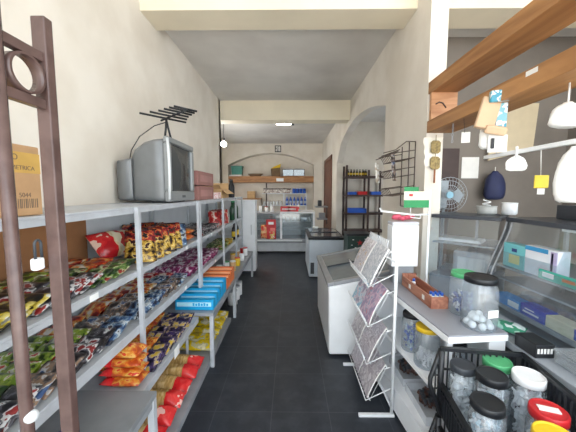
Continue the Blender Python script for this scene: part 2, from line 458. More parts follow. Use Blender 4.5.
def shingle(y0, y1, z, rows, where, w=.135, l=.165, t=.022, step=.078, tilt=20, jit=4):
    """packets fanned along the shelf, each leaning on the one behind; rows = [(x, [kinds], row words)]"""
    for x, kinds, rw in rows:
        n = int((y1-y0-l)/step)+1; per = max(1, math.ceil(n/len(kinds)))
        for i in range(n):
            kd = kinds[min(len(kinds)-1, i//per)]
            y = y0+l/2+i*step
            th = R(tilt+random.uniform(-1, 1))
            zz = z+.004+math.sin(th)*l/2+math.cos(th)*t*.25
            lab = f'small {kd} foil packet, {rw}, {where}'
            put(packmesh(kd, w, l, t), 'snack_packet', (x+random.uniform(-.004, .004), y, zz), (th, R(random.uniform(-2, 2)), R(random.uniform(-jit, jit))),
                lab, 'snack packet', f'{kd} packets, {rw}, {where}')
shingle(.72, 1.82, Z2, [(-1.33, ['lime green', 'lime green', 'red and orange'], 'back row'), (-1.185, ['yellow and black', 'black and white', 'dark green', 'red and orange'], 'middle row'), (-1.04, ['yellow and black', 'black and white', 'dark green'], 'front row')], 'second shelf by the gate')
shingle(.72, 1.67, Z3, [(-1.33, ['lime green', 'lime green', 'red and orange'], 'back row'), (-1.185, ['dark green', 'lime green', 'lime green', 'grey and brown'], 'middle row'), (-1.04, ['black and white', 'grey and brown', 'black and white', 'blue and silver'], 'front row')], 'third shelf by the gate')
shingle(1.73, 2.62, Z3, [(-1.33, ['red and orange', 'red and orange', 'red'], 'back row'), (-1.185, ['grey and brown', 'red and orange', 'blue and silver', 'red'], 'middle row'), (-1.04, ['blue and silver', 'grey and brown', 'blue and silver'], 'front row')], 'third shelf beyond the first post')
shingle(2.66, 3.80, Z3, [(-1.33, ['magenta and white'], 'back row'), (-1.185, ['magenta and white'], 'middle row'), (-1.04, ['magenta and white'], 'front row')], 'third shelf above the cyan boxes', step=.095)
shingle(2.92, 3.80, Z2, [(-1.31, ['black and white'], 'back row'), (-1.165, ['grey and brown', 'black and white'], 'middle row'), (-1.025, ['black and white'], 'front row')], 'second shelf past the orange bags', step=.1)
shingle(1.67, 2.44, Z4, [(-1.19, ['orange'], 'back row'), (-1.05, ['orange', 'purple and black', 'purple and black'], 'middle row'), (-.925, ['purple and black'], 'front row')], 'low steel shelf', step=.085, w=.12)
shingle(3.92, 4.66, Z3, [(-1.17, ['dark green'], 'back row'), (-1.03, ['lime green', 'yellow'], 'front row')], 'third shelf by the bottles', step=.11)
# orange puffed bags stacked under the third shelf
REDF = printed('plain_red_film', [(190, 28, 34), (206, 36, 40), (214, 44, 46), (222, 60, 58), (240, 190, 180)], 7, .22)
for i in range(4):
    put(pillow(.14, .23, .066, 40+i, [PM['orange'], REDF], lambda v: 1 if v > .35 else 0), 'snack_bag', (-.99, 1.575, Z4+.038+.058*i), (0, 0, PI/2+R(random.uniform(-4, 4))),
        'puffed orange snack bag on the low steel shelf, %s of its stack' % ['bottom', 'second', 'third', 'top'][i], 'snack bag', 'puffed orange snack bags')
# big chip bags in the second bay
CHIPM = printed('chip_bag_print', [(40, 24, 20), (110, 84, 36), (186, 150, 60), (212, 184, 110), (60, 34, 30)], 20, .25)
CHIPT = printed('chip_bag_top_print', [(36, 24, 28), (96, 28, 32), (156, 44, 40), (190, 110, 60), (36, 28, 32)], 20, .25)
for i in range(7):
    r, c = (0, i) if i < 5 else (1, i-5)
    me = pillow(.20, .27, .062, 60+i, [CHIPM, CHIPT], lambda v: 1 if v > .15 else 0)
    put(me, 'chip_bag', (-1.05-.24*r, 1.92+.115*c+.36*r, Z2+.112), (R(48), 0, R(26+random.uniform(-4, 4))),
        'large yellow and red chip bag, %s from the shelf post, %s row' % (['first', 'second', 'third', 'fourth', 'fifth'][c], ['front', 'back'][r]), 'chip bag', 'large chip bags on the second shelf')
for i, (x, y, kd, lab) in enumerate([(-1.06, 2.52, 'blue and silver', 'grey and silver snack bag leaning beside the yellow chip bags'), (-1.31, 2.62, 'black and white', 'dark snack bag leaning behind the grey silver bag')]):
    put(pillow(.2, .25, .06, 80+i, [PM[kd]]), 'snack_bag', (x, y, Z2+.10), (R(46), 0, R(24)), lab, 'snack bag')
for i, (x, z) in enumerate([(-1.07, 0), (-1.07, 1)]):
    put(pillow(.17, .19, .06, 84+i, [PM['orange']]), 'snack_bag', (x, 2.735, Z2+.035+.06*z), (0, 0, R(90)), ['orange snack bag on the second shelf, lower of a pair', 'orange snack bag on top of another on the second shelf', 'orange snack bag lying at the back of the second shelf'][i], 'snack bag')
# red and white big bags before the first post
RW = printed('bread_bag_print', [(206, 176, 130), (222, 200, 160), (232, 218, 190), (196, 60, 56)], 9, .22)
RWF = printed('biscuit_red_film', [(176, 30, 36), (196, 36, 40), (206, 48, 48), (230, 200, 180)], 9, .22)
put(pillow(.22, .34, .13, 90, [RW, RWF], lambda v: 1 if v < -.3 else 0), 'biscuit_bag', (-1.27, 1.99, Z2+.115), (0, R(48), R(-16)), 'big red and clear bag of pale biscuits at the back beside the second shelf post', 'biscuit bag')
# red pasta bags on the plinth
PASTA = printed('pasta_window', [(176, 140, 84), (196, 160, 100), (206, 172, 116), (214, 184, 132)], 26, .2, (.3, 2, 1))
for i in range(6):
    y = 1.615+.153*i
    put(pillow(.140, .46, .115, 100+i, [PASTA, REDF], lambda v: 1 if v < -.5 or v > .72 else 0, seam=.1, n=(9, 16)), 'pasta_bag', (-1.02, y, .135), (R(16)*0, R(-14), PI/2+R(random.uniform(-5, 5))),
        'red pasta bag with clear window on the plinth, %s from the front' % ['first', 'second', 'third', 'fourth', 'fifth', 'sixth', 'seventh'][i], 'pasta bag', 'red pasta bags on the plinth')
YP = printed('yellow_bag_print', [(186, 160, 60), (222, 190, 30), (236, 206, 40), (206, 196, 150), (240, 230, 190)], 12, .25)
for i in range(6):
    y = 2.72+.14*i
    put(pillow(.15, .46, .07, 120+i, [YP]), 'yellow_bag', (-1.03, y, .098), (0, R(-10), PI/2+R(random.uniform(-5, 5))),
        'yellow bag under the box bench, %s from the front' % ['first', 'second', 'third', 'fourth', 'fifth', 'sixth'][i], 'bag', 'yellow bags under the bench')
put(pillow(.12, .16, .035, 140, [printed('blue_white_print', [(240, 242, 246), (240, 242, 246), (40, 70, 170), (24, 40, 120)], 9)]), 'snack_packet', (-.99, 1.10, .572), (0, 0, R(60)), 'small blue and white packet lying alone on the grey low bench', 'snack packet')

# cyan and orange boxes on the bench
PCY = mat('pale_cyan_label', (176, 226, 242), .4)
for i in range(5):
    y0 = 2.56+.112*i; h = .10+.017*i
    b = thing('cyan_box', 'cyan card box with pale label, %s from the front on the low bench' % ['first', 'second', 'third', 'fourth', 'fifth'][i], 'box', (-.9, y0+.05, .53), 0, 'cyan boxes on the low bench')
    MB().hexa([(-1.10, y0, .531), (-.735, y0, .531), (-.735, y0+.096, .531), (-1.10, y0+.096, .531), (-1.10, y0+.006, .531+h), (-.735, y0+.006, .531+h), (-.735, y0+.098, .531+h-.012), (-1.10, y0+.098, .531+h-.012)]).build('carton', CYAN, b, bevel=.006)
    MB().box(-1.08, -.755, y0-.001, y0+.004, .531+h-.062, .531+h-.022).build('label_panel', PCY, b)
    if i == 0:
        mb = MB()
        for k in range(6): mb.box(-.93+.026*k, -.913+.026*k, y0-.0018, y0-.0011, .575, .575+(.022 if k % 2 else .028))
        mb.build('brand_print', CYAN, b)
for i in range(4):
    y0 = 3.14+.108*i; h = .12+.017*i
    b = thing('orange_box', 'orange card box on the low bench behind the cyan boxes, %s from the front' % ['first', 'second', 'third', 'fourth'][i], 'box', (-.9, y0+.05, .53), 0, 'orange boxes on the low bench')
    MB().hexa([(-1.08, y0, .531), (-.735, y0, .531), (-.735, y0+.092, .531), (-1.08, y0+.092, .531), (-1.08, y0+.006, .531+h), (-.735, y0+.006, .531+h), (-.735, y0+.095, .531+h-.012), (-1.08, y0+.095, .531+h-.012)]).build('carton', ORG, b, bevel=.006)
    MB().box(-1.06, -.75, y0-.001, y0+.004, .531+h-.05, .531+h-.012).build('label_panel', ORGL, b)

# ------------------------------------------------------------------ bottles, cans and jars (lathed)
def bottle(name, label, loc, h, r, bm_, cm, lm=None, group=None, cat='bottle', n=16):
    t = thing(name, label, cat, loc, 0, group)
    MB().lathe([(r*.9, .0), (r, .01*h+.004), (r, .55*h), (r*.85, .65*h), (r*.38, .78*h), (r*.34, .92*h)], n=n).build('bottle_body', bm_, t, local=True)
    MB().lathe([(r*.4, .92*h), (r*.4, h)], n=n).build('cap', cm, t, local=True)
    if lm: MB().lathe([(r*1.015, .18*h), (r*1.015, .48*h)], n=n, cap=False).build('label_band', lm, t, local=True)
    return t
GB = mat('dark_green_glass', (34, 70, 46), .15, var=.1); DB = mat('dark_brown_glass', (40, 26, 24), .15, var=.1)
for i in range(3):
    bottle('drink_bottle', 'dark bottle with yellow label on the third shelf end, %s from the front' % ['first', 'second', 'third'][i], (-1.0, 4.85+.13*i, Z3+.001), .30, .038, DB, BLACK, YEL, 'dark bottles with yellow labels')
for i in range(4):
    bottle('green_bottle', 'dark green bottle on the second shelf end, %s from the front' % ['first', 'second', 'third', 'fourth'][i], (-1.02, 4.82+.12*i, Z2+.001), .33, .04, GB, GRN, None, 'green bottles on the second shelf')
for i in range(4):
    put(pillow(.2, .24, .075, 150+i, [PM['red']]), 'red_bag', (-1.08+.02*(i % 2), 3.96+.10*i, Z2+.115), (R(62), 0, R(20)), 'red snack bag standing on the far second shelf, %s from the front' % ['first', 'second', 'third', 'fourth', 'fifth'][i], 'snack bag', 'red bags on the far shelving')
for i in range(2):
    bottle('wine_bottle', 'black bottle on the top shelf beside the open carton, %s' % ['nearer one', 'farther one'][i], (-.995, 4.62+.12*i, Z1+.001), .30, .042, BLACK, DGREY, None, 'black bottles on the top shelf')
def can(name, label, loc, h, r, bm_, lm, group=None, cat='can'):
    t = thing(name, label, cat, loc, 0, group)
    MB().lathe([(r*.94, 0), (r, .004), (r, h*.9), (r*.96, h*.905)], n=16).build('can_body', bm_, t, local=True)
    MB().lathe([(r*1.03, h*.905), (r*1.03, h*.99), (r*.98, h)], n=16).build('lid', lm, t, local=True)
    return t
cc = [(-.86, 3.74, WPLAS, 'white', YEL), (-1.0, 3.80, YEL, 'yellow', WPLAS), (-.85, 3.92, CARDL, 'tan', WPLAS), (-.97, 4.0, WPLAS, 'white', GRN), (-.84, 4.12, YEL, 'yellow', RED), (-.95, 4.24, CARDL, 'tan', YEL), (-.83, 4.34, WPLAS, 'white', WPLAS), (-.94, 4.46, CARD, 'brown', WPLAS), (-.83, 4.58, WPLAS, 'white', RED), (-.92, 4.72, RED, 'red', WPLAS)]
cc = [(x, 3.74+(y-3.74)*1.5, m, cn, lm) for x, y, m, cn, lm in cc]
for i, (x, y, m, cn, lm) in enumerate(cc):
    ln = {WPLAS.name: 'white', YEL.name: 'yellow', GRN.name: 'green', RED.name: 'red'}[lm.name]
    can('tin_can', f'{cn} tin with {ln} lid on the far low bench, {["first","second","third","fourth","fifth","sixth","seventh","eighth","ninth","tenth"][i]} from the near end', (x, y, .501), .11+.02*(i % 3), .042, m, lm, 'tins on the far low bench')
for i in range(3):
    can('paint_tin', 'white tin on the floor under the far low bench, %s from the front' % ['first', 'second', 'third'][i], (-.86, 4.0+.2*i, .0), .22, .07, WPLAS, STEEL, 'white tins under the far bench')

# ------------------------------------------------------------------ goods on the top shelf
t = thing('cardboard_box', 'large brown cardboard box with yellow band and barcode on the top shelf', 'box', (-1.15, .82, Z1))
MB().box(-1.40, -.985, .48, 1.10, Z1+.001, Z1+.262).build('carton', CARD, t, bevel=.004)
MB().box(-.986, -.9843, .48, 1.10, Z1+.16, Z1+.235).build('yellow_band', mat('yellow_print', (214, 172, 92), .8), t)
lettering('O', .03, (-.984, 1.0, Z1+.215), (PI/2, 0, PI/2), INKL, t)
lettering('METRICA', .022, (-.984, 1.03, Z1+.178), (PI/2, 0, PI/2), INKL, t)
lettering('5044', .024, (-.9845, 1.03, Z1+.078), (PI/2, 0, PI/2), INKL, t)
mb = MB()
for i in range(13):
    y = .985+.0075*i; mb.box(-.9855, -.9845, y, y+.003+.002*(i % 3 == 0), Z1+.03, Z1+.065)
mb.build('barcode', INKL, t)
t = tag(MB().box(-1.438, -1.425, .5, 1.92, Z2+.002, Z2+.36).build('hardboard_sheet', PLYB, origin=(-1.42, .95, Z2)), 'brown hardboard sheet standing behind the packets on the second shelf', 'board')
# television
tv = thing('television', 'silver tube television facing the aisle on the top shelf', 'television', (-1.18, 2.5, Z1))
zt = Z1+.012
y0, y1 = 2.21, 2.78
mb = MB()
fr = [(y0, zt), (y1, zt), (y1, zt+.52), (y0, zt+.52)]
mb.box(-1.0, -.955, y0, y1, zt, zt+.085).box(-1.0, -.955, y0, y1, zt+.465, zt+.515).box(-1.0, -.955, y0, y0+.06, zt+.085, zt+.465).box(-1.0, -.955, y1-.06, y1, zt+.085, zt+.465)
mb.build('bezel', mat('mid_silver_plastic', (140, 143, 144), .35, metal=.15, var=.03), tv, bevel=.012)
mb = MB(); mb.tube([(-.962, y0+.004, zt+.02), (-.956, y0-.001, zt+.15), (-.953, y0-.002, zt+.27), (-.956, y0-.001, zt+.38), (-.964, y0+.004, zt+.50)], .011, 10); mb.build('trim_strip', SILVERL, tv)
mb = MB(); nn = 8
gr = [[mb.bm.verts.new((-.975+.02*(1-u*u)*(1-v*v), (y0+y1)/2+u*.226, zt+.275+v*.191)) for u in [-1+2*i/nn for i in range(nn+1)]] for v in [-1+2*j/nn for j in range(nn+1)]]
for j in range(nn):
    for i in range(nn): mb._face([gr[j][i], gr[j][i+1], gr[j+1][i+1], gr[j+1][i]], True)
mb.build('screen', SCREEN, tv)
def loft(mb, secs):
    rr = [[mb.bm.verts.new(p) for p in s] for s in secs]
    for A, B in zip(rr, rr[1:]):
        for k in range(len(A)): mb._face([A[k], A[(k+1) % len(A)], B[(k+1) % len(B)], B[k]], True)
    mb._face(rr[0]); mb._face(rr[-1][::-1])
def rrect(x, ya, yb, za, zb, r, n=4):
    pts = []
    for cy, cz, a0 in ((yb-r, zb-r, 0), (ya+r, zb-r, 90), (ya+r, za+r, 180), (yb-r, za+r, 270)):
        for i in range(n+1):
            a = R(a0+90*i/n); pts.append((x, cy+r*math.cos(a), cz+r*math.sin(a)))
    return pts
mb = MB(); loft(mb, [rrect(-1.0, y0+.012, y1-.012, zt+.002, zt+.5, .03), rrect(-1.09, y0+.014, y1-.014, zt+.002, zt+.495, .04), rrect(-1.17, y0+.02, y1-.02, zt+.004, zt+.475, .05), rrect(-1.24, y0+.03, y1-.03, zt+.006, zt+.43, .05), rrect(-1.275, y0+.05, y1-.05, zt+.01, zt+.385, .04)])
mb.build('shell', SILVER, tv)
mb = MB(); loft(mb, [rrect(-1.27, y0+.03, y1-.05, zt+.012, zt+.35, .03), rrect(-1.40, y0+.05, y1-.08, zt+.012, zt+.335, .03)])
rh = mb.build('tube_housing', SILVER, tv)
for ya_ in (y0+.1, y1-.2): MB().box(-1.15, -1.02, ya_, ya_+.1, Z1+.001, zt+.004).build('foot', DGREY, tv)
MB().box(-.956, -.953, y0+.25, y0+.32, zt+.03, zt+.05).build('badge', DGREY, tv)
# aerial on the television
an = thing('tv_aerial', 'black rod aerial standing on top of the television', 'aerial', (-1.04, 2.45, zt+.50))
ax, ay, az = -1.03, 2.36, zt+.503
MB().tube([(ax-.012, ay-.02, az), (ax-.006, ay, az+.10), (ax, ay, az+.17)], .009).tube([(ax+.03, ay+.02, az), (ax+.012, ay+.01, az+.09), (ax, ay, az+.17)], .009).build('stand', BLACK, an)
d = Vector((.86, -.28, .22)).normalized(); e = Vector((.80, .60, -.06)).normalized()
p0 = Vector((ax-.02, ay, az+.172))
mb = MB().tube([p0-d*.03, p0+d*.24], .008); mb.build('boom', BLACK, an)
for i, (s, L) in enumerate([(0, .20), (.055, .16), (.105, .13), (.15, .12), (.19, .11), (.225, .10)]):
    c = p0+d*s+Vector((0, 0, .012)); MB().tube([c-e*L*.9, c+e*L*.9], .0085).build('rod', BLACK, an)
MB().tube([(ax, ay, az+.15), (ax-.12, ay+.04, az+.13), (ax-.27, ay+.08, az+.05), (ax-.37, ay+.12, az-.06), (ax-.40, ay+.14, az-.14)], .004).build('cable', BLACK, an)
# cartons past the television
MAU = mat('mauve_carton', (158, 112, 106), .7, var=.06)
for i, (z, lab) in enumerate([(0, 'mauve brown carton on the top shelf, lower of the pair beside the television'), (1, 'mauve brown carton on the top shelf, upper of the pair beside the television')]):
    t = thing('carton', lab, 'box', (-1.18, 3.3, Z1+.165*z+.001), 0, 'mauve cartons beside the television')
    MB().box(-1.36, -1.0, 3.02, 3.62, Z1+.001+.165*z, Z1+.155+.165*z).build('box_body', MAU, t, bevel=.004)
    MB().box(-1.0, -.998, 3.10, 3.54, Z1+.04+.165*z, Z1+.115+.165*z).build('label_panel', mat('mauve_label', (176, 130, 124), .7), t)
t = thing('open_carton', 'open brown carton with raised flaps on the top shelf beside black bottles', 'box', (-1.15, 4.2, Z1))
mb = MB().box(-1.3, -1.0, 4.02, 4.03, Z1+.001, Z1+.13).box(-1.3, -1.0, 4.47, 4.48, Z1+.001, Z1+.13).box(-1.3, -1.29, 4.03, 4.47, Z1+.001, Z1+.13).box(-1.01, -1.0, 4.03, 4.47, Z1+.001, Z1+.13).box(-1.29, -1.01, 4.03, 4.47, Z1+.001, Z1+.01)
mb.build('box_body', CARDL, t)
MB().hexa([(-1.3, 4.02, Z1+.13), (-1.0, 4.02, Z1+.13), (-1.0, 4.028, Z1+.13), (-1.3, 4.028, Z1+.13), (-1.3, 3.93, Z1+.19), (-1.0, 3.93, Z1+.19), (-1.0, 3.938, Z1+.195), (-1.3, 3.938, Z1+.195)]).build('flap', CARDL, t)
MB().hexa([(-1.01, 4.03, Z1+.13), (-1.0, 4.03, Z1+.13), (-1.0, 4.47, Z1+.13), (-1.01, 4.47, Z1+.13), (-.92, 4.03, Z1+.06), (-.912, 4.03, Z1+.066), (-.912, 4.47, Z1+.066), (-.92, 4.47, Z1+.06)]).build('flap', CARDL, t)
MB().hexa([(-1.3, 4.47, Z1+.13), (-1.0, 4.47, Z1+.13), (-1.0, 4.48, Z1+.13), (-1.3, 4.48, Z1+.13), (-1.3, 4.5, Z1+.23), (-1.0, 4.5, Z1+.23), (-1.0, 4.508, Z1+.23), (-1.3, 4.508, Z1+.23)]).build('flap', CARDL, t)
t = thing('small_box', 'small pale pink printed box on the top shelf before the open carton', 'box', (-1.0, 3.76, Z1))
MB().box(-1.09, -.965, 3.69, 3.86, Z1+.001, Z1+.085).build('box_body', printed('pink_box_print', [(236, 200, 196), (240, 226, 224), (220, 120, 120), (250, 246, 244)], 24, .5), t, bevel=.003)

# white cabinet at the end of the shelving
t = thing('white_cabinet', 'tall narrow white cabinet at the far end of the left shelving', 'cabinet', (-1.0, 5.75, 0))
MB().box(-1.40, -.715, 5.56, 5.84, .05, 1.46).build('body', WHITE, t, bevel=.006)
MB().box(-1.41, -.705, 5.53, 5.845, 1.461, 1.49).build('top', WHITE, t, bevel=.004)
MB().box(-1.36, -.76, 5.60, 5.80, 0, .05).build('kickboard', DGREY, t)
MB().box(-.80, -.79, 5.535, 5.5475, .8, 1.0).build('handle', STEELB, t)
MB().box(-1.39, -.73, 5.548, 5.5595, .10, 1.43).build('door', WHITE, t, bevel=.003)

# ------------------------------------------------------------------ right side: freezers
FZ = mat('freezer_white', (244, 246, 248), .35, var=.02)
FZS = mat('freezer_grey', (150, 152, 156), .4, var=.06)
def freezer_near():
    x0, x1, ya, yb = .37, 1.17, 2.68, 3.86
    t = thing('chest_freezer', 'white chest freezer with sloping grey glass top behind the magazine rack', 'freezer', (.77, 3.2, 0))
    za, zb = .725, .885
    MB().hexa([(x0+.01, ya+.005, .022), (x1, ya+.005, .022), (x1, yb, .022), (x0+.01, yb, .022), (x0, ya, za), (x1, ya, zb), (x1, yb, zb), (x0, yb, za)]).build('body', FZ, t, bevel=.02)
    MB().box(x0+.06, x1-.04, ya+.05, yb-.05, 0, .022).build('plinth', BLACK, t)
    s = (zb-za)/(x1-x0)
    def zz(x, d): return za+s*(x-x0)+d
    def bar(xa, xb, yaa, ybb, d0, d1): return [(xa, yaa, zz(xa, d0)), (xb, yaa, zz(xb, d0)), (xb, ybb, zz(xb, d0)), (xa, ybb, zz(xa, d0)), (xa, yaa, zz(xa, d1)), (xb, yaa, zz(xb, d1)), (xb, ybb, zz(xb, d1)), (xa, ybb, zz(xa, d1))]
    mb = MB().hexa(bar(x0-.012, x0+.05, ya-.012, yb+.012, .001, .04)).hexa(bar(x1-.06, x1, ya-.012, yb+.012, .001, .04)).hexa(bar(x0+.05, x1-.06, ya-.012, ya+.05, .001, .04)).hexa(bar(x0+.05, x1-.06, yb-.05, yb+.012, .001, .04))
    mb.build('rim', FZS, t, bevel=.006)
    MB().hexa(bar(x0+.05, x1-.06, ya+.05, (ya+yb)/2+.02, .012, .018)).build('glass_lid', mat('grey_glass_lid', (120, 128, 134), .1, var=.05), t)
    MB().hexa(bar(x0+.05, x1-.06, (ya+yb)/2-.02, yb-.05, .022, .028)).build('glass_lid', MATS['grey_glass_lid'], t)
    MB().hexa(bar(x0+.06, x1-.07, (ya+yb)/2-.025, (ya+yb)/2-.005, .029, .042)).build('lid_handle', DGREY, t)
    return t
freezer_near()
t = thing('chest_freezer', 'far chest freezer with black lid and pale blue front beside the aisle', 'freezer', (.7, 5.8, 0))
x0, x1, ya, yb = .345, 1.03, 5.28, 6.55
MB().box(x0, x1, ya, yb, .021, .74).build('body', mat('freezer_pale_blue', (206, 216, 226), .35, var=.02), t, bevel=.012)
MB().box(x0+.05, x1-.05, ya+.05, yb-.05, 0, .021).build('plinth', BLACK, t)
MB().box(x0-.012, x1+.012, ya-.012, yb+.012, .742, .785).build('rim', BLACK, t, bevel=.006)
MB().box(x0+.05, x1-.05, ya+.05, 5.92, .786, .80).build('lid', mat('dark_glass_lid', (70, 76, 84), .1), t, bevel=.003)
MB().box(x0+.05, x1-.05, 5.88, yb-.05, .802, .815).build('lid', MATS['dark_glass_lid'], t, bevel=.003)
MB().box(x0-.012, x0-.0005, 5.6, 5.7, .6, .68).build('badge', WPLAS, t)
MB().box(x0+.03, x0+.10, ya-.006, ya-.0005, .08, .3).build('vent_grille', DGREY, t)
t = thing('white_bowl', 'small white tub on the far freezer lid', 'tub', (.55, 6.3, .816))
MB().lathe([(.05, 0), (.075, .05), (.07, .05), (.048, .004)], n=18).build('tub_body', WPLAS, t, local=True)
# dark green chest in the arch
t = thing('green_chest', 'dark green chest with red and white star motif behind the near freezer', 'chest', (1.1, 4.6, 0))
DG = mat('dark_green_metal', (36, 62, 56), .45, var=.12)
MB().box(.93, 1.32, 4.55, 4.9, 0, .93).build('body', DG, t, bevel=.01)
MB().box(.92, 1.33, 4.54, 4.91, .932, .965).build('lid', BLACK, t, bevel=.006)
mb = MB()
for k in range(5):
    a = R(90+72*k); b_ = R(90+72*k+36); c_ = R(90+72*k-36); cx, cz = 1.13, .82
    mb.prism([(cx, cz), (cx+.02*math.cos(c_), cz+.02*math.sin(c_)), (cx+.05*math.cos(a), cz+.05*math.sin(a)), (cx+.02*math.cos(b_), cz+.02*math.sin(b_))], 'Y', 4.545, 4.5495)
mb.build('star', RED, t)
for x, z in ((1.0, .78), (1.02, .87), (1.24, .80), (1.06, .74), (1.22, .88), (1.18, .73)): MB().box(x-.012, x+.012, 4.546, 4.5495, z-.006, z+.006).build('dot', WPLAS, t)

# dark rack in the side room
t = thing('dark_shelf_rack', 'dark brown shelf rack seen through the arched opening', 'shelving', (1.8, 7.3, 0))
for x in (1.40, 1.95, 2.36):
    for y in (7.1, 7.5): MB().box(x-.022, x+.022, y-.022, y+.022, 0, 2.32 if x < 1.5 else 2.2).build('upright', DWOOD, t)
for z in (.67, 1.12, 1.58, 2.05): MB().box(1.38, 2.38, 7.075, 7.525, z-.045, z).build('shelf', DWOOD, t)
for i in range(7):
    x = 1.45+.075*i
    bottle('small_bottle', 'small dark bottle on top of the dark rack, %s from the left' % ['first', 'second', 'third', 'fourth', 'fifth', 'sixth', 'seventh'][i], (x, 7.2, 2.051), .17, .032, DB, BLACK, YEL, 'dark bottles on the rack top', n=10)
def crate_tray(label, x0, x1, y0, y1, z, h, m):
    t = thing('plastic_tray', label, 'tray', ((x0+x1)/2, (y0+y1)/2, z))
    MB().box(x0, x1, y0, y1, z+.001, z+.01).build('base', m, t)
    MB().box(x0, x1, y0, y0+.012, z+.01, z+h).box(x0, x1, y1-.012, y1, z+.01, z+h).box(x0, x0+.012, y0+.012, y1-.012, z+.01, z+h).box(x1-.012, x1, y0+.012, y1-.012, z+.01, z+h).build('rim_wall', m, t)
crate_tray('blue tray at the left end of the second rack shelf', 1.46, 1.66, 7.12, 7.45, 1.581, .07, BLU)
crate_tray('red tray on the second rack shelf', 1.69, 1.98, 7.12, 7.45, 1.581, .085, RED)
crate_tray('blue tray right of the red tray on the second rack shelf', 2.02, 2.28, 7.12, 7.45, 1.581, .08, BLU)
crate_tray('wide blue tray on the third rack shelf', 1.46, 1.92, 7.12, 7.45, 1.121, .11, BLU)

# ------------------------------------------------------------------ rear counter
GREYC = mat('counter_grey', (196, 200, 204), .4, var=.05)
t = thing('display_counter', 'long grey and silver display counter across the rear of the shop', 'counter', (-.3, 7.8, 0))
MB().box(-1.30, .62, 7.5, 8.2, 0, .06).build('plinth', BLACK, t)
MB().box(-1.32, .64, 7.42, 8.2, .06, .30).build('front_panel', GREYC, t, bevel=.008)
MB().box(-1.32, .64, 7.36, 8.2, .301, .40).build('ledge', STEELB, t, bevel=.01)
MB().box(-1.1, .3, 7.34, 7.36, .345, .385).build('bumper_strip', SILVERL, t, bevel=.004)
for x in (-1.32, -.29, .59):
    MB().box(x, x+.05, 7.45, 7.5, .401, 1.08).build('frame_post', WHITE, t); MB().box(x, x+.05, 8.12, 8.17, .401, 1.08).build('frame_post', WHITE, t)
MB().box(-.29, .64, 7.45, 8.17, 1.081, 1.125).build('counter_top', WHITE, t, bevel=.004)
MB().box(-1.32, -.295, 7.45, 8.17, 1.06, 1.10).build('counter_top', STEELB, t, bevel=.004)
MB().box(-1.27, -.29, 8.13, 8.15, .401, 1.05).box(-.24, .59, 8.13, 8.15, .401, 1.05).build('back_panel', mat('case_back', (176, 178, 176), .5), t)
for z in (.62, .84):
    MB().box(-.235, .585, 7.55, 8.12, z, z+.012).build('glass_shelf', SILVERL, t); MB().box(-1.265, -.295, 7.55, 8.12, z, z+.012).build('glass_shelf', SILVERL, t)
MB().box(-1.27, -.295, 7.462, 7.468, .402, 1.055).build('pane', GLASS, t)
MB().box(-.235, .585, 7.462, 7.468, .402, 1.075).build('pane', GLASS, t)
for i in range(8):
    x = -.2+.1*i
    can('canned_good', 'small tin inside the right half of the rear display counter, %s from the left' % ['first', 'second', 'third', 'fourth', 'fifth', 'sixth', 'seventh', 'eighth'][i], (x, 7.75, .853), .12, .035, [STEEL, WPLAS][i % 2], STEELB, 'tins inside the rear display counter')
# red goods before the counter glass
t = thing('red_display_box', 'red display carton with white label standing on the rear counter ledge', 'box', (-.5, 7.41, .40))
MB().box(-.66, -.40, 7.375, 7.44, .401, .92).build('carton', RED, t, bevel=.006)
MB().box(-.60, -.46, 7.373, 7.3745, .79, .86).build('label_panel', WPLAS, t); MB().box(-.55, -.42, 7.373, 7.3745, .62, .70).build('label_panel', mat('pale_red_label', (236, 140, 130), .5), t)
put(pillow(.16, .36, .04, 160, [printed('bag_red_tan', [(206, 60, 40), (226, 150, 90), (240, 200, 150), (200, 40, 36)], 8)]), 'snack_bag', (-.72, 7.395-.02, .60), (R(86), 0, 0), 'red and tan snack bag leaning at the left of the red carton', 'snack bag')
put(pillow(.14, .2, .03, 161, [printed('bag_yellow_red', [(230, 190, 60), (240, 220, 160), (206, 60, 40), (250, 240, 220)], 10)]), 'snack_bag', (-.50, 7.352, .505), (R(84), 0, 0), 'small yellow and red bag leaning before the red carton', 'snack bag')
for i in range(2):
    t = thing('red_carton', 'red carton with white lettering on the rear counter, %s one' % ['left', 'right'][i], 'box', (-.2+.32*i, 7.6, 1.1), 0, 'red cartons on the rear counter')
    xa = -.40+.31*i; zb = 1.127 if i else 1.127
    if i == 0: xa = -.285
    MB().box(xa, xa+.27+.02*i, 7.47, 7.75, zb, zb+.13).build('carton', RED, t, bevel=.004)
    mb = MB()
    for k in range(5): mb.box(xa+.05+.035*k, xa+.075+.035*k, 7.468, 7.4695, zb+.045, zb+.085)
    mb.build('white_print', WPLAS, t)
    # fix overlap
    if i: t.location = t.location
for i in range(4):
    bottle('white_bottle', 'small white and red bottle behind the red cartons, %s from the left' % ['first', 'second', 'third', 'fourth'][i], (-.02+.075*i, 7.92, 1.127), .22, .03, WPLAS, RED, RED, 'white bottles behind the red cartons', n=10)
for i in range(4):
    can('white_canister', 'white canister on the left half of the rear counter, %s from the left' % ['first', 'second', 'third', 'fourth'][i], (-1.0+.16*i, 7.7, 1.101), .15+.02*(i % 2), .045, WPLAS, [RED, WPLAS][i % 2], 'white canisters on the rear counter', 'canister')
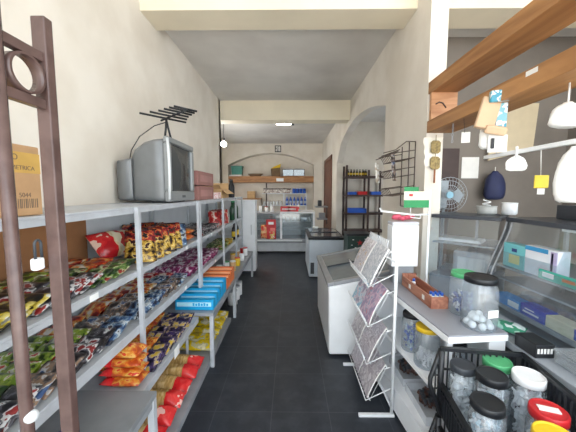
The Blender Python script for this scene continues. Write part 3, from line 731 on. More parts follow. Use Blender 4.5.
# bottle shelves on the back wall
t = thing('bottle_shelf', 'white wall shelves with rows of bottles and cartons behind the rear counter', 'shelving', (-.3, 10.75, 0))
for z in (1.60, 1.13, .66): MB().box(-1.15, .62, YB+.2, YB+.445, z-.03, z).build('shelf', WHITE, t)
for x in (-.97, -.28, .60): MB().box(x-.025, x+.025, YB+.2, YB+.225, 0, 1.57 if x > -.5 else 2.0).build('upright', DWOOD if x < -.5 else WHITE, t)
ordn = ['first', 'second', 'third', 'fourth', 'fifth', 'sixth', 'seventh', 'eighth', 'ninth', 'tenth']
BRP = printed('brown_white_print', [(236, 230, 222), (236, 230, 222), (120, 70, 50), (226, 220, 214)], 16, .5)
for i in range(6):
    t = thing('white_carton', 'white and brown carton on the top wall shelf, %s from the left' % ordn[i], 'box', (-1.0+.185*i, 11.15, 1.601), 0, 'white cartons on the top wall shelf')
    MB().box(-.085, .085, -.07, .05, 0, .2).build('carton', BRP, t, local=True)
    MB().box(-.086, .086, -.071, .051, .15, .19).build('dark_band', DWOOD, t, local=True)
for i in range(4):
    can('blue_can', 'blue and white tin on the top wall shelf, %s from the left' % ordn[i], (.12+.135*i, 11.14, 1.601), .2, .062, BLU, WPLAS, 'blue tins on the top wall shelf')
for i in range(6):
    bottle('blue_bottle', 'blue bottle with white cap on the middle wall shelf, %s from the left' % ordn[i], (-.16+.145*i, 11.14, 1.131), .36, .055, BLU, WPLAS, mat('pale_blue_label', (196, 210, 236), .5), 'blue bottles on the middle wall shelf', n=12)
for i in range(6):
    can('white_cup', 'white cup on the middle wall shelf, %s from the left' % ordn[i], (-1.06+.13*i, 11.14, 1.131), .17, .05, WPLAS, BRP, 'white cups on the middle wall shelf', 'cup')
t = thing('wooden_ledge', 'long orange wooden beam shelf across the arched niche', 'shelf', (-.77, 11.1, 1.98))
MB().box(-2.428, .878, YB+.02, YB+.446, 2.02, 2.26).build('beam', WOODX, t, bevel=.006)
MB().box(-.57, -.29, YB+.012, YB+.0195, 2.06, 2.18).build('white_sign', WPLAS, t)
t = thing('teal_bin', 'teal plastic bin at the left end of the wooden beam shelf', 'bin', (-2.13, 11.12, 2.261))
MB().hexa([(-2.31, 11.0, 2.325), (-1.93, 11.0, 2.325), (-1.93, 11.3, 2.325), (-2.31, 11.3, 2.325), (-2.33, 10.98, 2.62), (-1.91, 10.98, 2.62), (-1.91, 11.32, 2.62), (-2.33, 11.32, 2.62)]).build('bin_body', TEAL, t, bevel=.01)
MB().box(-2.34, -1.89, 10.97, 11.33, 2.621, 2.66).build('bin_lid', TEAL, t, bevel=.008)
t = tag(MB().box(-2.40, -1.93, 10.97, 11.30, 2.262, 2.324).build('white_tray', WPLAS, origin=(-2.16, 11.12, 2.262), bevel=.008), 'flat white tray under the teal bin', 'tray')
t = thing('wicker_basket', 'low brown basket on the wooden beam shelf right of the teal bin', 'basket', (-1.4, 11.1, 2.261))
WICK = mat('brown_wicker', (132, 108, 84), .8, var=.2, scale=40)
MB().lathe([(.2, 0), (.3, .09), (.29, .095), (.19, .012)], n=20, sy=.5).build('bowl', WICK, t, local=True)
MB().tube([(.3*math.cos(2*PI*k/24), .15*math.sin(2*PI*k/24), .095) for k in range(24)], .012, 8, True).build('rim', WICK, t, local=True)
t = thing('paper_sack', 'brown paper sack with yellow top on the wooden beam shelf', 'sack', (-.6, 11.1, 2.261))
MB().hexa([(-.17, -.08, 0), (.17, -.08, 0), (.17, .08, 0), (-.17, .08, 0), (-.19, -.06, .3), (.18, -.06, .34), (.18, .05, .34), (-.19, .05, .3)]).build('sack_body', mat('sack_brown', (120, 96, 70), .8, var=.1), t, local=True, bevel=.02)
MB().hexa([(-.19, -.06, .302), (.18, -.06, .342), (.18, .05, .342), (-.19, .05, .302), (-.06, -.03, .38), (.20, -.03, .49), (.20, .02, .49), (-.06, .02, .38)]).build('yellow_top', YEL, t, local=True, bevel=.01)
t = thing('glass_frame', 'dark wire framed glass case on the wooden beam shelf', 'case', (.1, 11.1, 2.261))
mb = MB()
for x in (-.42, 0, .42):
    for y in (-.08, .08): mb.tube([(x, y, 0), (x, y, .27)], .012, 6)
for z in (.012, .27):
    for y in (-.08, .08): mb.tube([(-.42, y, z), (.42, y, z)], .012, 6)
    for x in (-.42, .42): mb.tube([(x, -.08, z), (x, .08, z)], .012, 6)
mb.build('frame', DWOOD, t, local=True)
MB().box(-.41, .41, -.082, -.078, .015, .265).build('pane', GLASS, t, local=True)
t = thing('picture_frame', 'small black framed picture high on the back wall above the arch', 'picture', (-.5, YB-.01, 3.16))
MB().box(-.62, -.38, YB-.025, YB-.001, 3.17, 3.20).box(-.62, -.38, YB-.025, YB-.001, 3.39, 3.42).box(-.62, -.59, YB-.025, YB-.001, 3.20, 3.39).box(-.41, -.38, YB-.025, YB-.001, 3.20, 3.39).build('frame', BLACK, t)
MB().box(-.59, -.41, YB-.012, YB-.001, 3.2, 3.39).build('picture_print', printed('grey_picture', [(206, 202, 198), (226, 224, 220), (150, 146, 142), (236, 234, 230)], 8, .5), t)
t = thing('small_carton', 'small plain cardboard carton on the niche floor shelf left of the wall shelves', 'box', (-1.5, 11.1, 1.40))
MB().box(-1.72, -1.42, 10.99, 11.25, 1.402, 1.68).build('box_body', CARDL, t, bevel=.005)
MB().box(-1.72, -1.42, 10.988, 10.99, 1.53, 1.55).build('tape', CARD, t)
t = thing('niche_cupboard', 'low pale cupboard against the niche wall under the cardboard carton', 'cupboard', (-1.8, 11.1, 0))
MB().box(-2.40, -1.18, 10.95, 11.34, .05, 1.36).build('body', mat('pale_cupboard', (190, 180, 168), .6), t, bevel=.005)
MB().box(-2.42, -1.17, 10.93, 11.345, 1.361, 1.40).build('top', WOODX, t)
for x in (-2.37, -1.77): MB().box(x, x+.56, 10.935, 10.949, .1, 1.33).build('door', mat('pale_cupboard_door', (200, 190, 178), .6), t, bevel=.003)
MB().box(-2.38, -1.2, 10.98, 11.3, 0, .05).build('kickboard', DWOOD, t)
t = thing('wall_bracket_shelf', 'small grey corner shelf with gadgets on the right wall near the rear counter', 'shelf', (.95, 9.2, 1.1))
MB().box(.80, RX-.001, 9.0, 9.5, 1.15, 1.19).build('shelf', STEELB, t); MB().box(.86, RX-.001, 9.05, 9.4, .75, .79).build('shelf', STEELB, t)
MB().box(RX-.03, RX-.001, 9.2, 9.25, .6, 1.15).build('bracket', DGREY, t)
t = tag(MB().box(.88, 1.0, 9.1, 9.3, 1.191, 1.38).build('radio', DGREY, origin=(.94, 9.2, 1.191), bevel=.02), 'small dark radio on the corner wall shelf', 'radio')
t = tag(MB().box(.92, 1.12, 9.1, 9.32, .791, .97).build('grey_box', STEELB, origin=(1.0, 9.2, .791), bevel=.02), 'grey box on the lower level of the corner wall shelf', 'box')

# lamps
t = thing('light_bulb', 'bright bare bulb hanging near the rear left wall', 'lamp', (-1.62, 6.85, 2.75))
MB().ball((-1.62, 6.85, 2.80), .065, 16).build('bulb', glow('lit_bulb', (255, 250, 240), 130), t)
MB().lathe([(.022, 0), (.024, .08), (.012, .09)], (-1.62, 6.85, 2.856), n=12).build('socket', BLACK, t)
MB().tube([(-1.62, 6.85, 2.94), (-1.615, 6.85, 3.2), (-1.62, 6.85, HC)], .006).build('cord', BLACK, t)
t = thing('fluorescent_fixture', 'white fluorescent tube fitting on the rear ceiling', 'lamp', (-.17, 7.36, 3.4))
MB().box(-.42, .04, 7.32, 7.4, HC-.09, HC-.001).build('housing', WPLAS, t, bevel=.005)
MB().tube([(-.38, 7.36, HC-.115), (.0, 7.36, HC-.115)], .016, 10).build('tube', glow('lit_tube', (255, 250, 240), 8), t)
MB().box(.01, .08, 7.31, 7.41, HC-.14, HC-.091).build('end_cap', DGREY, t)

# ------------------------------------------------------------------ slab counter on the right
SROT = R(5.5)
t = thing('slab_counter', 'white shelf counter with grey top at the right of the aisle', 'counter', (.84, 1.44, 0), SROT)
SLABT = mat('grey_laminate', (150, 152, 160), .35, var=.04, scale=4)
SZ = .885; SL = 1.01; SW = .345
MB().box(.004, SW, .004, SL, SZ-.010, SZ).build('counter_top', SLABT, t, local=True)
MB().box(0, SW, 0, SL, SZ-.045, SZ-.0105).build('top_edge', WHITE, t, bevel=.003, local=True)
MB().box(-.012, SW-.02, .03, SL-.02, .50, .53).build('shelf', WHITE, t, bevel=.003, local=True)
MB().box(-.012, SW-.02, .03, SL-.02, .16, .19).build('shelf', WHITE, t, bevel=.003, local=True)
MB().box(-.022, -.0125, .03, SL-.02, .03, .20).build('shelf_lip', WHITE, t, local=True)
MB().box(-.02, SW, SL-.0195, SL-.002, 0, SZ-.0455).build('end_panel', WHITE, t, local=True)
MB().box(SW-.0195, SW-.004, .03, SL-.02, 0, SZ-.0455).build('back_panel', WHITE, t, local=True)
MB().box(SW-.10, SW-.004, .012, .0295, 0, SZ-.0455).build('end_panel', WHITE, t, local=True)
MB().box(.004, .034, .012, .0295, 0, SZ-.0455).build('leg', WHITE, t, local=True)
# wooden tray
t = thing('wooden_tray', 'long reddish wooden tray of small bottles on the slab counter', 'tray', (.98, 2.05, SZ+.001))
xa, xb, ya, yb = .918, 1.028, 1.785, 2.27; z0 = SZ+.001; h = .078
MB().box(xa, xb, ya, yb, z0, z0+.010).build('tray_base', WOODT, t)
MB().box(xa, xa+.010, ya+.010, yb-.010, z0+.010, z0+h).box(xb-.010, xb, ya+.010, yb-.010, z0+.010, z0+h).build('side_wall', WOODT, t)
MB().box(xa, xb, ya, ya+.010, z0+.010, z0+h).build('end_wall', WOODT, t); MB().box(xa, xb, yb-.010, yb, z0+.010, z0+h+.02).build('end_wall', WOODT, t)
for y in (1.88, 2.10): MB().box(xa-.0015, xa-.0003, y, y+.035, z0+.022, z0+.055).build('paper_label', PAPER, t)
for i in range(7):
    x = xa+.025+.029*(i % 3); y = 1.814+.030*(i//3) if i < 6 else 2.12
    if i == 6: x = xa+.03
    b = thing('small_bottle', 'tiny blue capped bottle in the wooden tray, %s' % (('%s row, %s' % (['nearest', 'second'][i//3], ['aisle side', 'middle', 'far side'][i % 3])) if i < 6 else 'alone toward the far end'), 'bottle', (x, y, z0+.0105), 0, 'tiny bottles in the wooden tray')
    MB().lathe([(.012, 0), (.013, .004), (.013, .062), (.008, .070)], n=12).build('bottle_body', WPLAS, b, local=True)
    MB().lathe([(.0095, .070), (.0095, .088)], n=12).build('cap', BLU, b, local=True)
# jars
def jar(label, loc, h, r, lidm, square=False, group=None, band=None):
    t = thing('jar', label, 'jar', loc, 0, group)
    MB().lathe([(r*.90, 0), (r, .012), (r, h*.72), (r*.95, h*.80), (r*.78, h*.87), (r*.76, h*.90)], n=28, cap=True).build('jar_body', JARP, t, local=True)
    MB().lathe([(r*.88, h*.885), (r*.93, h*.89), (r*.93, h*.98), (r*.89, h), (r*.82, h), (r*.80, h*.985)], n=28).build('lid', lidm, t, local=True)
    if band:
        p = MB().box(-r*.36, r*.36, -r*1.015, -r*.985, h*.30, h*.44).build('paper_label', band, t, local=True); p.rotation_euler = (0, 0, R(12))
    return t
JX, JY = 1.068, 1.55
j1 = jar('clear jar with black lid and white balls on the slab counter', (JX, JY, SZ+.001), .295, .088, BLACK, band=PAPER)
for i in range(13):
    a = 2*PI*i/7; rr = .055 if i < 7 else (.032 if i < 12 else 0)
    o = MB().ball((0, 0, 0), .0205, 12).build('white_ball', WPLAS, origin=(0, 0, 0), local=True)
    o.location = (JX+rr*math.cos(a+i//7), JY+rr*math.sin(a+i//7), SZ+.024+(.037 if i >= 7 else 0)+(.0 if i < 12 else .014))
    tag(o, 'white candy ball in the clear jar with the black lid', 'candy', 'white balls in the jar')
j2 = jar('clear jar with green lid behind the black lidded jar on the slab counter', (1.09, 1.737, SZ+.001), .265, .078, GRN)
def stuff_fill(name, label, c, r, h, m, n=70, cat='candy', s=.013):
    mb = MB(); rnd = random.Random(n)
    for i in range(n):
        a = rnd.uniform(0, 2*PI); q = r*math.sqrt(rnd.random()); z = rnd.uniform(s, h)
        mb.mi = rnd.randrange(len(m))
        d = s*rnd.uniform(.7, 1.1); cx, cy, cz = c[0]+q*math.cos(a), c[1]+q*math.sin(a), c[2]+z
        M = Euler((rnd.uniform(0, 6), rnd.uniform(0, 6), rnd.uniform(0, 6))).to_matrix()
        P = [Vector(v) for v in ((-1.5, -.8, -.4), (1.5, -.8, -.4), (1.5, .8, -.4), (-1.5, .8, -.4), (-1.2, -.6, .5), (1.2, -.6, .5), (1.2, .6, .5), (-1.2, .6, .5))]
        mb.hexa([Vector((cx, cy, cz))+M @ (p*d*.7) for p in P])
    return tag(mb.build(name, m, origin=c), label, cat, kind='stuff')
CW = mat('candy_white', (228, 228, 232), .4); CBL = mat('candy_blue', (96, 112, 176), .4); CRE = mat('candy_red', (190, 80, 70), .4); CBR = mat('candy_brown', (96, 66, 56), .5); CLB = mat('candy_pale_blue', (176, 200, 214), .4)
stuff_fill('wrapped_candies', 'blue and white wrapped candies inside the green lidded jar', (1.09, 1.737, SZ+.004), .056, .13, [CBL, CW, CBL], 90, s=.015)
# jars on the shelf under the slab
SH = .531
j3 = jar('clear jar with black lid and blue contents on the white shelf under the slab', (.862, 1.93, SH), .27, .068, BLACK)
stuff_fill('wrapped_candies', 'blue candies inside the black lidded jar under the slab', (.862, 1.93, SH+.004), .046, .17, [BLU, CLB], 90)
j4 = jar('clear jar with yellow lid on the white shelf under the slab', (.878, 1.74, SH), .265, .075, YEL)
stuff_fill('white_candies', 'white candies inside the yellow lidded jar', (.878, 1.74, SH+.004), .054, .09, [CW], 80, s=.015)
j5 = jar('clear jar with dark contents on the white shelf behind the yellow lidded jar', (1.02, 1.66, SH), .2, .06, DGREY)
stuff_fill('dark_candies', 'dark candies inside the small grey lidded jar', (1.02, 1.66, SH+.004), .042, .10, [CBR, BLACK, CW], 60)
def bin_(label, x0, x1, y0, y1, z, h, m):
    t = thing('storage_bin', label, 'bin', ((x0+x1)/2, (y0+y1)/2, z))
    MB().box(x0, x1, y0, y1, z+.001, z+.006).build('base', m, t)
    MB().box(x0, x1, y0, y0+.005, z+.006, z+h).box(x0, x1, y1-.005, y1, z+.006, z+h).box(x0, x0+.005, y0+.005, y1-.005, z+.006, z+h).box(x1-.005, x1, y0+.005, y1-.005, z+.006, z+h).build('wall', m, t)
BINM = mat('pale_bin_plastic', (206, 210, 216), .4)
for i, (a, b) in enumerate(((2.00, 2.30), (1.64, 1.96))):
    bin_(['pale bin of brown sweets on the bottom shelf under the slab, far one', 'pale bin of brown sweets on the bottom shelf under the slab, near one'][i], .845, 1.05, a, b, .19, .06, BINM)
    stuff_fill('brown_sweets', ['brown sweets in the far pale bin under the slab', 'brown sweets in the near pale bin under the slab'][i], (.947, (a+b)/2, .20), .07, .09, [CBR, CBR, DGREY], 90, s=.022)
# white display box, pink bow
t = thing('white_dispenser', 'plain white upright box at the far end of the slab counter under a bow', 'dispenser', (.95, 2.36, SZ))
MB().box(.835, 1.055, 2.295, 2.42, 1.03, 1.375).build('body', WHITE, t, bevel=.008)
MB().box(.835, 1.055, 2.295, 2.42, 1.3755, 1.405).build('cap', mat('pale_grey_cap', (206, 208, 214), .4), t, bevel=.008)
MB().box(.86, 1.03, 2.31, 2.41, SZ+.001, 1.0295).build('base', STEELB, t, bevel=.005)
PINK = mat('pink_ribbon', (226, 96, 120), .45, var=.12, scale=30)
t = thing('ribbon_bow', 'pink red ribbon bow lying on the white dispenser', 'ribbon', (.945, 2.37, 1.406))
for s in (-1, 1):
    MB().tube([(s*.01, 0, .022), (s*.04, -.025, .045), (s*.08, -.012, .038), (s*.075, .022, .026), (s*.025, .014, .020), (s*.01, 0, .022)], .016, 8).build('loop', PINK, t, local=True)
MB().ball((0, 0, .024), .023, 10).build('knot', PINK, t, local=True)
# white hook stand with green card
t = thing('hook_stand', 'thin white metal floor pole with a horizontal hook arm beside the slab counter', 'stand', (1.12, 2.27, 0))
px_, py_ = 1.118, 2.27
MB().lathe([(.045, 0), (.045, .01), (.014, .014)], (px_, py_, 0), n=18).build('base', WHITE, t)
MB().tube([(px_, py_, .012), (px_, py_, 1.67)], .0085, 10).build('pole', WHITE, t)
MB().tube([(px_, py_, 1.47), (.99, 2.24, 1.468), (.83, 2.22, 1.485), (.71, 2.21, 1.50), (.70, 2.21, 1.525)], .007, 8).build('arm', WHITE, t)
MB().tube([(.96, 2.235, 1.472), (.95, 2.225, 1.45), (1.03, 2.235, 1.44), (1.04, 2.25, 1.465)], .004, 6).build('hook', WHITE, t)
t = thing('green_card', 'green and cream card with red print standing on the white hook arm', 'card', (1.0, 2.26, 1.49))
MB().box(.905, 1.105, 2.256, 2.259, 1.525, 1.655).build('card_sheet', mat('cream_card', (222, 218, 196), .6), t)
MB().box(.905, 1.105, 2.2545, 2.2558, 1.525, 1.585).build('green_band', mat('card_green', (44, 140, 84), .6), t)
MB().box(.905, 1.02, 2.256, 2.259, 1.6555, 1.69).build('green_band', MATS['card_green'], t)
MB().box(.945, .975, 2.2545, 2.2558, 1.615, 1.635).build('red_print', RED, t)
MB().tube([(.96, 2.257, 1.478), (.96, 2.257, 1.526)], .003, 6).build('clip', WHITE, t)

# ------------------------------------------------------------------ magazine rack
t = thing('magazine_rack', 'white wire magazine rack standing on the floor beside the freezer', 'rack', (.66, 2.25, 0))
XP = .742; YA, YC = 1.94, 2.55
for y, zt_ in ((YA, 1.27), (YC, 1.24)):
    MB().tube([(XP, y, .02), (XP, y, zt_)], .0115, 10).build('post', WHITE, t)
    MB().box(.50, .762, y-.012, y+.012, 0, .022).build('foot', WHITE, t, bevel=.003)
MB().tube([(XP, YA, .06), (XP, YC, .06)], .008).build('crossbar', WHITE, t); MB().tube([(XP, YA, 1.15), (XP, YC, 1.15)], .008).build('crossbar', WHITE, t)
TZ = (.98, .685, .40, .12)
for i, zb in enumerate(TZ):
    mb = MB(); xl, xt = .565, .685; zt_ = zb+.24
    for y in (YA+.012, YC-.012):
        mb.tube([(XP-.006, y, zb+.09), (xl-.012, y, zb-.004)], .0035, 6)
        mb.tube([(XP-.006, y, zt_+.02), (xt, y, zt_+.0)], .0035, 6)
    mb.tube([(xt+.018, YA+.012, zt_+.01), (xt+.018, YC-.012, zt_+.01)], .0035, 6)
    mb.tube([(xl+.02, YA+.012, zb-.004), (xl+.02, YC-.012, zb-.004)], .0035, 6)
    mb.tube([(xl-.012, YA+.012, zb-.004), (xl-.012, YC-.012, zb-.004)], .0035, 6)
    mb.tube([(xl-.03, YA+.012, zb+.05), (xl-.03, YC-.012, zb+.05)], .003, 6)
    n = 13
    for k in range(n+1):
        y = YA+.02+(YC-YA-.04)*k/n
        mb.tube([(xt+.018, y, zt_+.01), (xl+.02, y, zb-.004), (xl-.012, y, zb-.004), (xl-.03, y, zb+.05)], .0022, 5)
    if i == 0:
        for k in range(12):
            y = YA+.10+(YC-YA-.12)*k/12
            mb.tube([(xt+.018, y, zt_+.01), (xt+.035, y+.006, zt_+.075), (xt+.035, y+.022, zt_+.075), (xt+.018, y+.028, zt_+.01)], .0028, 5)
    mb.build('wire_pocket', WHITE, t)
MAGS = [
 ([(196, 194, 202), (214, 212, 218), (184, 178, 186), (224, 222, 228), (196, 172, 146)], 'grey white newspaper with a tan photo'),
 ([(186, 192, 202), (216, 218, 224), (200, 204, 214), (172, 180, 192), (226, 228, 232)], 'pale grey comic'),
 ([(110, 176, 206), (160, 196, 216), (214, 214, 224), (200, 184, 200), (150, 150, 176)], 'light blue and white colouring book'),
 ([(160, 146, 178), (196, 164, 190), (216, 192, 206), (150, 164, 192), (200, 140, 156)], 'pink and lilac magazine'),
 ([(184, 178, 188), (204, 198, 206), (172, 164, 174), (214, 210, 216), (162, 156, 166)], 'dull lilac newspaper'),
 ([(192, 186, 190), (210, 204, 208), (180, 172, 180), (170, 162, 170), (220, 216, 220)], 'creased white newspaper'),
]
tn = ['top', 'second', 'third', 'lowest']
for i, zb in enumerate(TZ):
    for k in range(2):
        c, nm = MAGS[(0, 1, 2, 3, 4, 5, 5, 4)[i*2+(1-k)]] if i < 2 else MAGS[4+(i+k) % 2]
        y0 = YA+.025+.285*k
        mm = printed('cover_'+nm.replace(' ', '_'), c, 17, .35)
        g_ = thing('magazine', f'{nm}, {tn[i]} rack pocket, {["near", "far"][k]} side', 'magazine', (.63, y0+.13, zb))
        L_ = .29; ang = math.atan2(.24, .12)
        dx, dz = math.cos(ang)*L_, math.sin(ang)*L_; nx_, nz_ = -math.sin(ang), math.cos(ang)
        for nm2, m2, o0, o1 in (('pages', PAPER, .0065, .0145), ('cover', mm, .0148, .0162)):
            mb = MB(); b0 = Vector((.565+.013, 0, zb+.001)); 
            N = 6; ringA = []
            for q in range(N+1):
                f = q/N; sag = (.006+.010*((i*3+k*5) % 4)/3)*math.sin(f*PI)
                c0 = b0+Vector((dx*f, 0, dz*f)); 
                pa = c0+Vector((nx_, 0, nz_))*(o0+sag); pb = c0+Vector((nx_, 0, nz_))*(o1+sag)
                ringA.append([mb.bm.verts.new(v) for v in ((pa.x, y0, pa.z), (pa.x, y0+.265, pa.z), (pb.x, y0+.265, pb.z), (pb.x, y0, pb.z))])
            for A, B in zip(ringA, ringA[1:]):
                for q in range(4): mb._face([A[q], A[(q+1) % 4], B[(q+1) % 4], B[q]])
            mb._face(ringA[0]); mb._face(ringA[-1][::-1])
            mb.build(nm2, m2, g_)

# ------------------------------------------------------------------ brown wire rack on the wall by the arch
t = thing('wire_snack_rack', 'rusty brown wire rack hung on the cream wall beside the arch', 'rack', (1.1, 2.85, 1.5))
mb = MB()
for y in (2.74, 3.06): mb.tube([(1.19, y, 1.5), (1.19, y, 2.13)], .005, 6)
mb.tube([(1.19, 2.74, 2.13), (1.19, 2.95, 2.17), (1.12, 3.06, 2.10), (1.0, 3.1, 2.07)], .0045, 6); mb.tube([(1.19, 2.74, 1.5), (1.19, 3.06, 1.5)], .0045, 6)
mb.tube([(1.19, 2.88, 1.5), (1.19, 2.88, 2.15)], .005, 6)
mb.build('back_frame', WIREB, t)
for z in (1.98, 1.82, 1.64):
    mb = MB()
    for dz, xo in ((0, 1.0), (.07, .96)):
        mb.tube([(1.185, 2.74, z+dz), (xo, 2.78, z+dz-.03), (xo, 3.08, z+dz-.03), (1.185, 3.06, z+dz)], .0045, 6)
    for k in range(7):
        y = 2.79+.045*k; mb.tube([(1.185, y, z), (1.0, y, z-.03), (.96, y, z+.04)], .004, 5)
    mb.build('basket', WIREB, t)
mb = MB()
for k in range(3): mb.tube([(.93+.03*k, 3.12, 2.0+.02*k), (1.08, 2.9-.03*k, 2.05+.01*k)], .0045, 6)
mb.build('prong', WIREB, t)
for i, (x, y, z, lab, kd) in enumerate([(1.03, 2.86, 1.90, 'pale striped packet in the middle of the brown wire rack', 'grey and brown'), (.95, 3.125, 1.86, 'white packet hanging from the left end of the brown wire rack', None)]):
    m_ = PM[kd] if kd else printed('white_pack_print', [(226, 222, 214), (240, 238, 234), (196, 180, 160), (236, 230, 222)], 10)
    put(pillow(.07, .28 if i == 0 else .22, .02, 170+i, [m_]), 'snack_packet', (x, y, z), (R(84), 0, R(40)), lab, 'snack packet')

# ------------------------------------------------------------------ timber shelf overhead
t = thing('timber_wall_shelf', 'overhead orange brown timber shelf with two long boards at the upper right', 'shelf', (1.3, 1.5, 2.2))
MB().box(RX, 1.425, .2, 2.548, 2.50, 2.60).build('board', WOODB, t, bevel=.004)
MB().box(RX, 1.425, .2, 2.548, 2.17, 2.27).build('board', WOODB, t, bevel=.004)
MB().box(RX+.004, 1.425, 2.49, 2.52, 2.2705, 2.4995).build('end_board', WOODE, t)
MB().tube([(RX+.04, 2.489, 2.40), (RX+.07, 2.488, 2.418), (RX+.10, 2.488, 2.41), (RX+.13, 2.489, 2.37)], .006, 6).build('dark_stain', DWOOD, t)
MB().box(RX-.0015, RX-.0003, 1.43, 1.50, 2.235, 2.26).build('paper_scrap', PAPER, t)
# woven ornament and cloth on the column
t = thing('cloth_strip', 'off white cloth strip hung on the front of the cream column', 'cloth', (1.27, 2.54, 2.0))
mb = MB(); n = 8
fr_ = [[mb.bm.verts.new((1.255-.065+.13*u+.02*(v**2)*(2*u-1)+(-.006 if j % 2 else .006), 2.545-.006-.004*math.sin(u*9), 1.88+.25*v)) for u in [i/n for i in range(n+1)]] for j, v in enumerate([q/6 for q in range(7)])]
bk_ = [[mb.bm.verts.new((v.co.x, v.co.y+.003, v.co.z)) for v in r] for r in fr_]
for j in range(6):
    for i in range(n):
        mb._face([fr_[j][i], fr_[j][i+1], fr_[j+1][i+1], fr_[j+1][i]], True); mb._face([bk_[j][i], bk_[j+1][i], bk_[j+1][i+1], bk_[j][i+1]], True)
mb.build('cloth', mat('offwhite_cloth', (232, 226, 212), .8), t)
WOV = mat('woven_straw', (146, 126, 82), .8, var=.25, scale=50)
t = thing('woven_hanging', 'two woven straw plaques on a string hanging down the column', 'ornament', (1.27, 2.52, 1.75))
for z in (2.045, 1.905):
    mb = MB(); hw, hh, c = .042, .056, .018
    mb.prism([(1.275-hw+c, z-hh), (1.275+hw-c, z-hh), (1.275+hw, z-hh+c), (1.275+hw, z+hh-c), (1.275+hw-c, z+hh), (1.275-hw+c, z+hh), (1.275-hw, z+hh-c), (1.275-hw, z-hh+c)], 'Y', 2.518, 2.532)
    mb.build('plaque', WOV, t, bevel=.003)
MB().tube([(1.275, 2.525, 2.15), (1.275, 2.525, 2.101)], .003, 6).tube([(1.275, 2.525, 1.989), (1.275, 2.525, 1.961)], .003, 6).build('string', WOV, t)
MB().tube([(1.275, 2.525, 1.849), (1.275, 2.525, 1.73)], .008, 8).build('tassel', mat('red_brown_tassel', (150, 96, 66), .8), t)

# hanging rail and bags
t = thing('hanging_rail', 'slanting white rail hung below the timber shelf on the right', 'rail', (1.25, 1.3, 1.88))
MB().box(1.25, 1.27, .35, 1.86, 1.862, 1.885).build('rail', WPLAS, t, bevel=.004)
for y in (.5, 1.76): MB().tube([(1.26, y, 1.885), (1.26, y, 2.171)], .003, 6).build('hanger', STEELB, t)
MB().box(1.238, 1.244, 1.575, 1.585, 1.83, 1.90).build('clip', WPLAS, t)
FILM = clear('white_film', (240, 240, 240), .12, .62, .3)
def bagm(name, label, cat, c, w, h, d, m, rz=0, seed=1, group=None, tie=True, tieM=None, tl=.05):
    """limp hanging bag: gathered at the top, fuller below"""
    t = thing(name, label, cat, c, rz, group); mb = MB(); rnd = random.Random(seed); n = 16; rows = 9
    prof = [(.30, 0), (.42, .04), (.5, .15), (.5, .35), (.48, .55), (.42, .72), (.30, .86), (.16, .95), (.12, 1)]
    rr = []
    for q, (r, z) in enumerate(prof):
        ring = []
        for k in range(n):
            a = 2*PI*k/n; f = 1+.16*noise.noise(Vector((math.cos(a)*1.5+seed, math.sin(a)*1.5, z*3)))
            ring.append(mb.bm.verts.new((r*w*f*math.cos(a), r*d*f*math.sin(a), -h+z*h+.02*h*noise.noise(Vector((a, z*2, seed))))))
        rr.append(ring)
    for A, B in zip(rr, rr[1:]):
        for k in range(n): mb._face([A[k], A[(k+1) % n], B[(k+1) % n], B[k]], True)
    mb._face(rr[0][::-1]); mb._face(rr[-1])
    mb.build('bag_body', m, t, local=True)
    if tie: MB().tube([(0, 0, -.01), (0, 0, tl)], .004, 6).build('string', tieM or PAPER, t, local=True)
    return t
PB = mat('beige_paper_bags', (206, 174, 142), .8, var=.05); WB = mat('white_bag_plastic', (232, 230, 226), .5, var=.05, scale=20)
t = thing('paper_bag_bundle', 'bundle of beige paper bags in teal printed wrap hanging from the timber shelf', 'bags', (1.18, 1.72, 2.17))
mb = MB()
def slab_(mb, c, w, h, th, rx, rz, ry=0):
    M = Matrix.Translation(c) @ Euler((rx, ry, rz)).to_matrix().to_4x4()
    pts = [M @ Vector(p) for p in ((-w/2, -th/2, -h), (w/2, -th/2, -h), (w/2, th/2, -h), (-w/2, th/2, -h), (-w/2, -th/2, 0), (w/2, -th/2, 0), (w/2, th/2, 0), (-w/2, th/2, 0))]
    return mb.hexa(pts)
slab_(MB(), Vector((1.19, 1.72, 2.20)), .10, .19, .03, R(-10), R(-14), R(16)).build('bag_stack', PB, t, bevel=.006)
slab_(MB(), Vector((1.205, 1.68, 2.235)), .10, .065, .045, R(8), R(-20)).build('printed_wrap', printed('teal_wrap', [(120, 176, 190), (220, 228, 230), (60, 150, 176), (236, 236, 236)], 18, .3), t, bevel=.008)
slab_(MB(), Vector((1.235, 1.70, 2.17)), .055, .17, .02, R(4), R(-20)).build('printed_wrap', MATS['teal_wrap'], t, bevel=.006)
t = bagm('plastic_bag', 'crumpled white plastic bags hanging below the beige paper bags', 'bag', (1.20, 1.75, 2.07), .11, .16, .06, WB, 0, 3)
t = thing('paper_bag', 'second beige paper bag folded under the crumpled white bags', 'bag', (1.20, 1.69, 1.98))
slab_(MB(), Vector((1.19, 1.665, 2.03)), .11, .05, .03, R(20), R(-14), R(12)).build('bag_body', PB, t, bevel=.01)
t = thing('white_card', 'white card with a dark handle clip hanging under the paper bags', 'card', (1.21, 1.66, 1.9))
slab_(MB(), Vector((1.22, 1.70, 1.985)), .10, .10, .004, 0, R(-12)).build('card_sheet', PAPER, t)
slab_(MB(), Vector((1.185, 1.69, 1.965)), .018, .06, .012, 0, R(-12)).build('clip', BLACK, t, bevel=.004)
t = bagm('plastic_bag', 'small white plastic bag tied under the white rail', 'bag', (1.262, 1.60, 1.852), .12, .085, .025, WB, 0, 5)
t = bagm('plastic_bag', 'clear white plastic bag above the rail at the right edge', 'bag', (1.33, 1.40, 2.08), .15, .12, .09, WB, 0, 7, tl=.091)
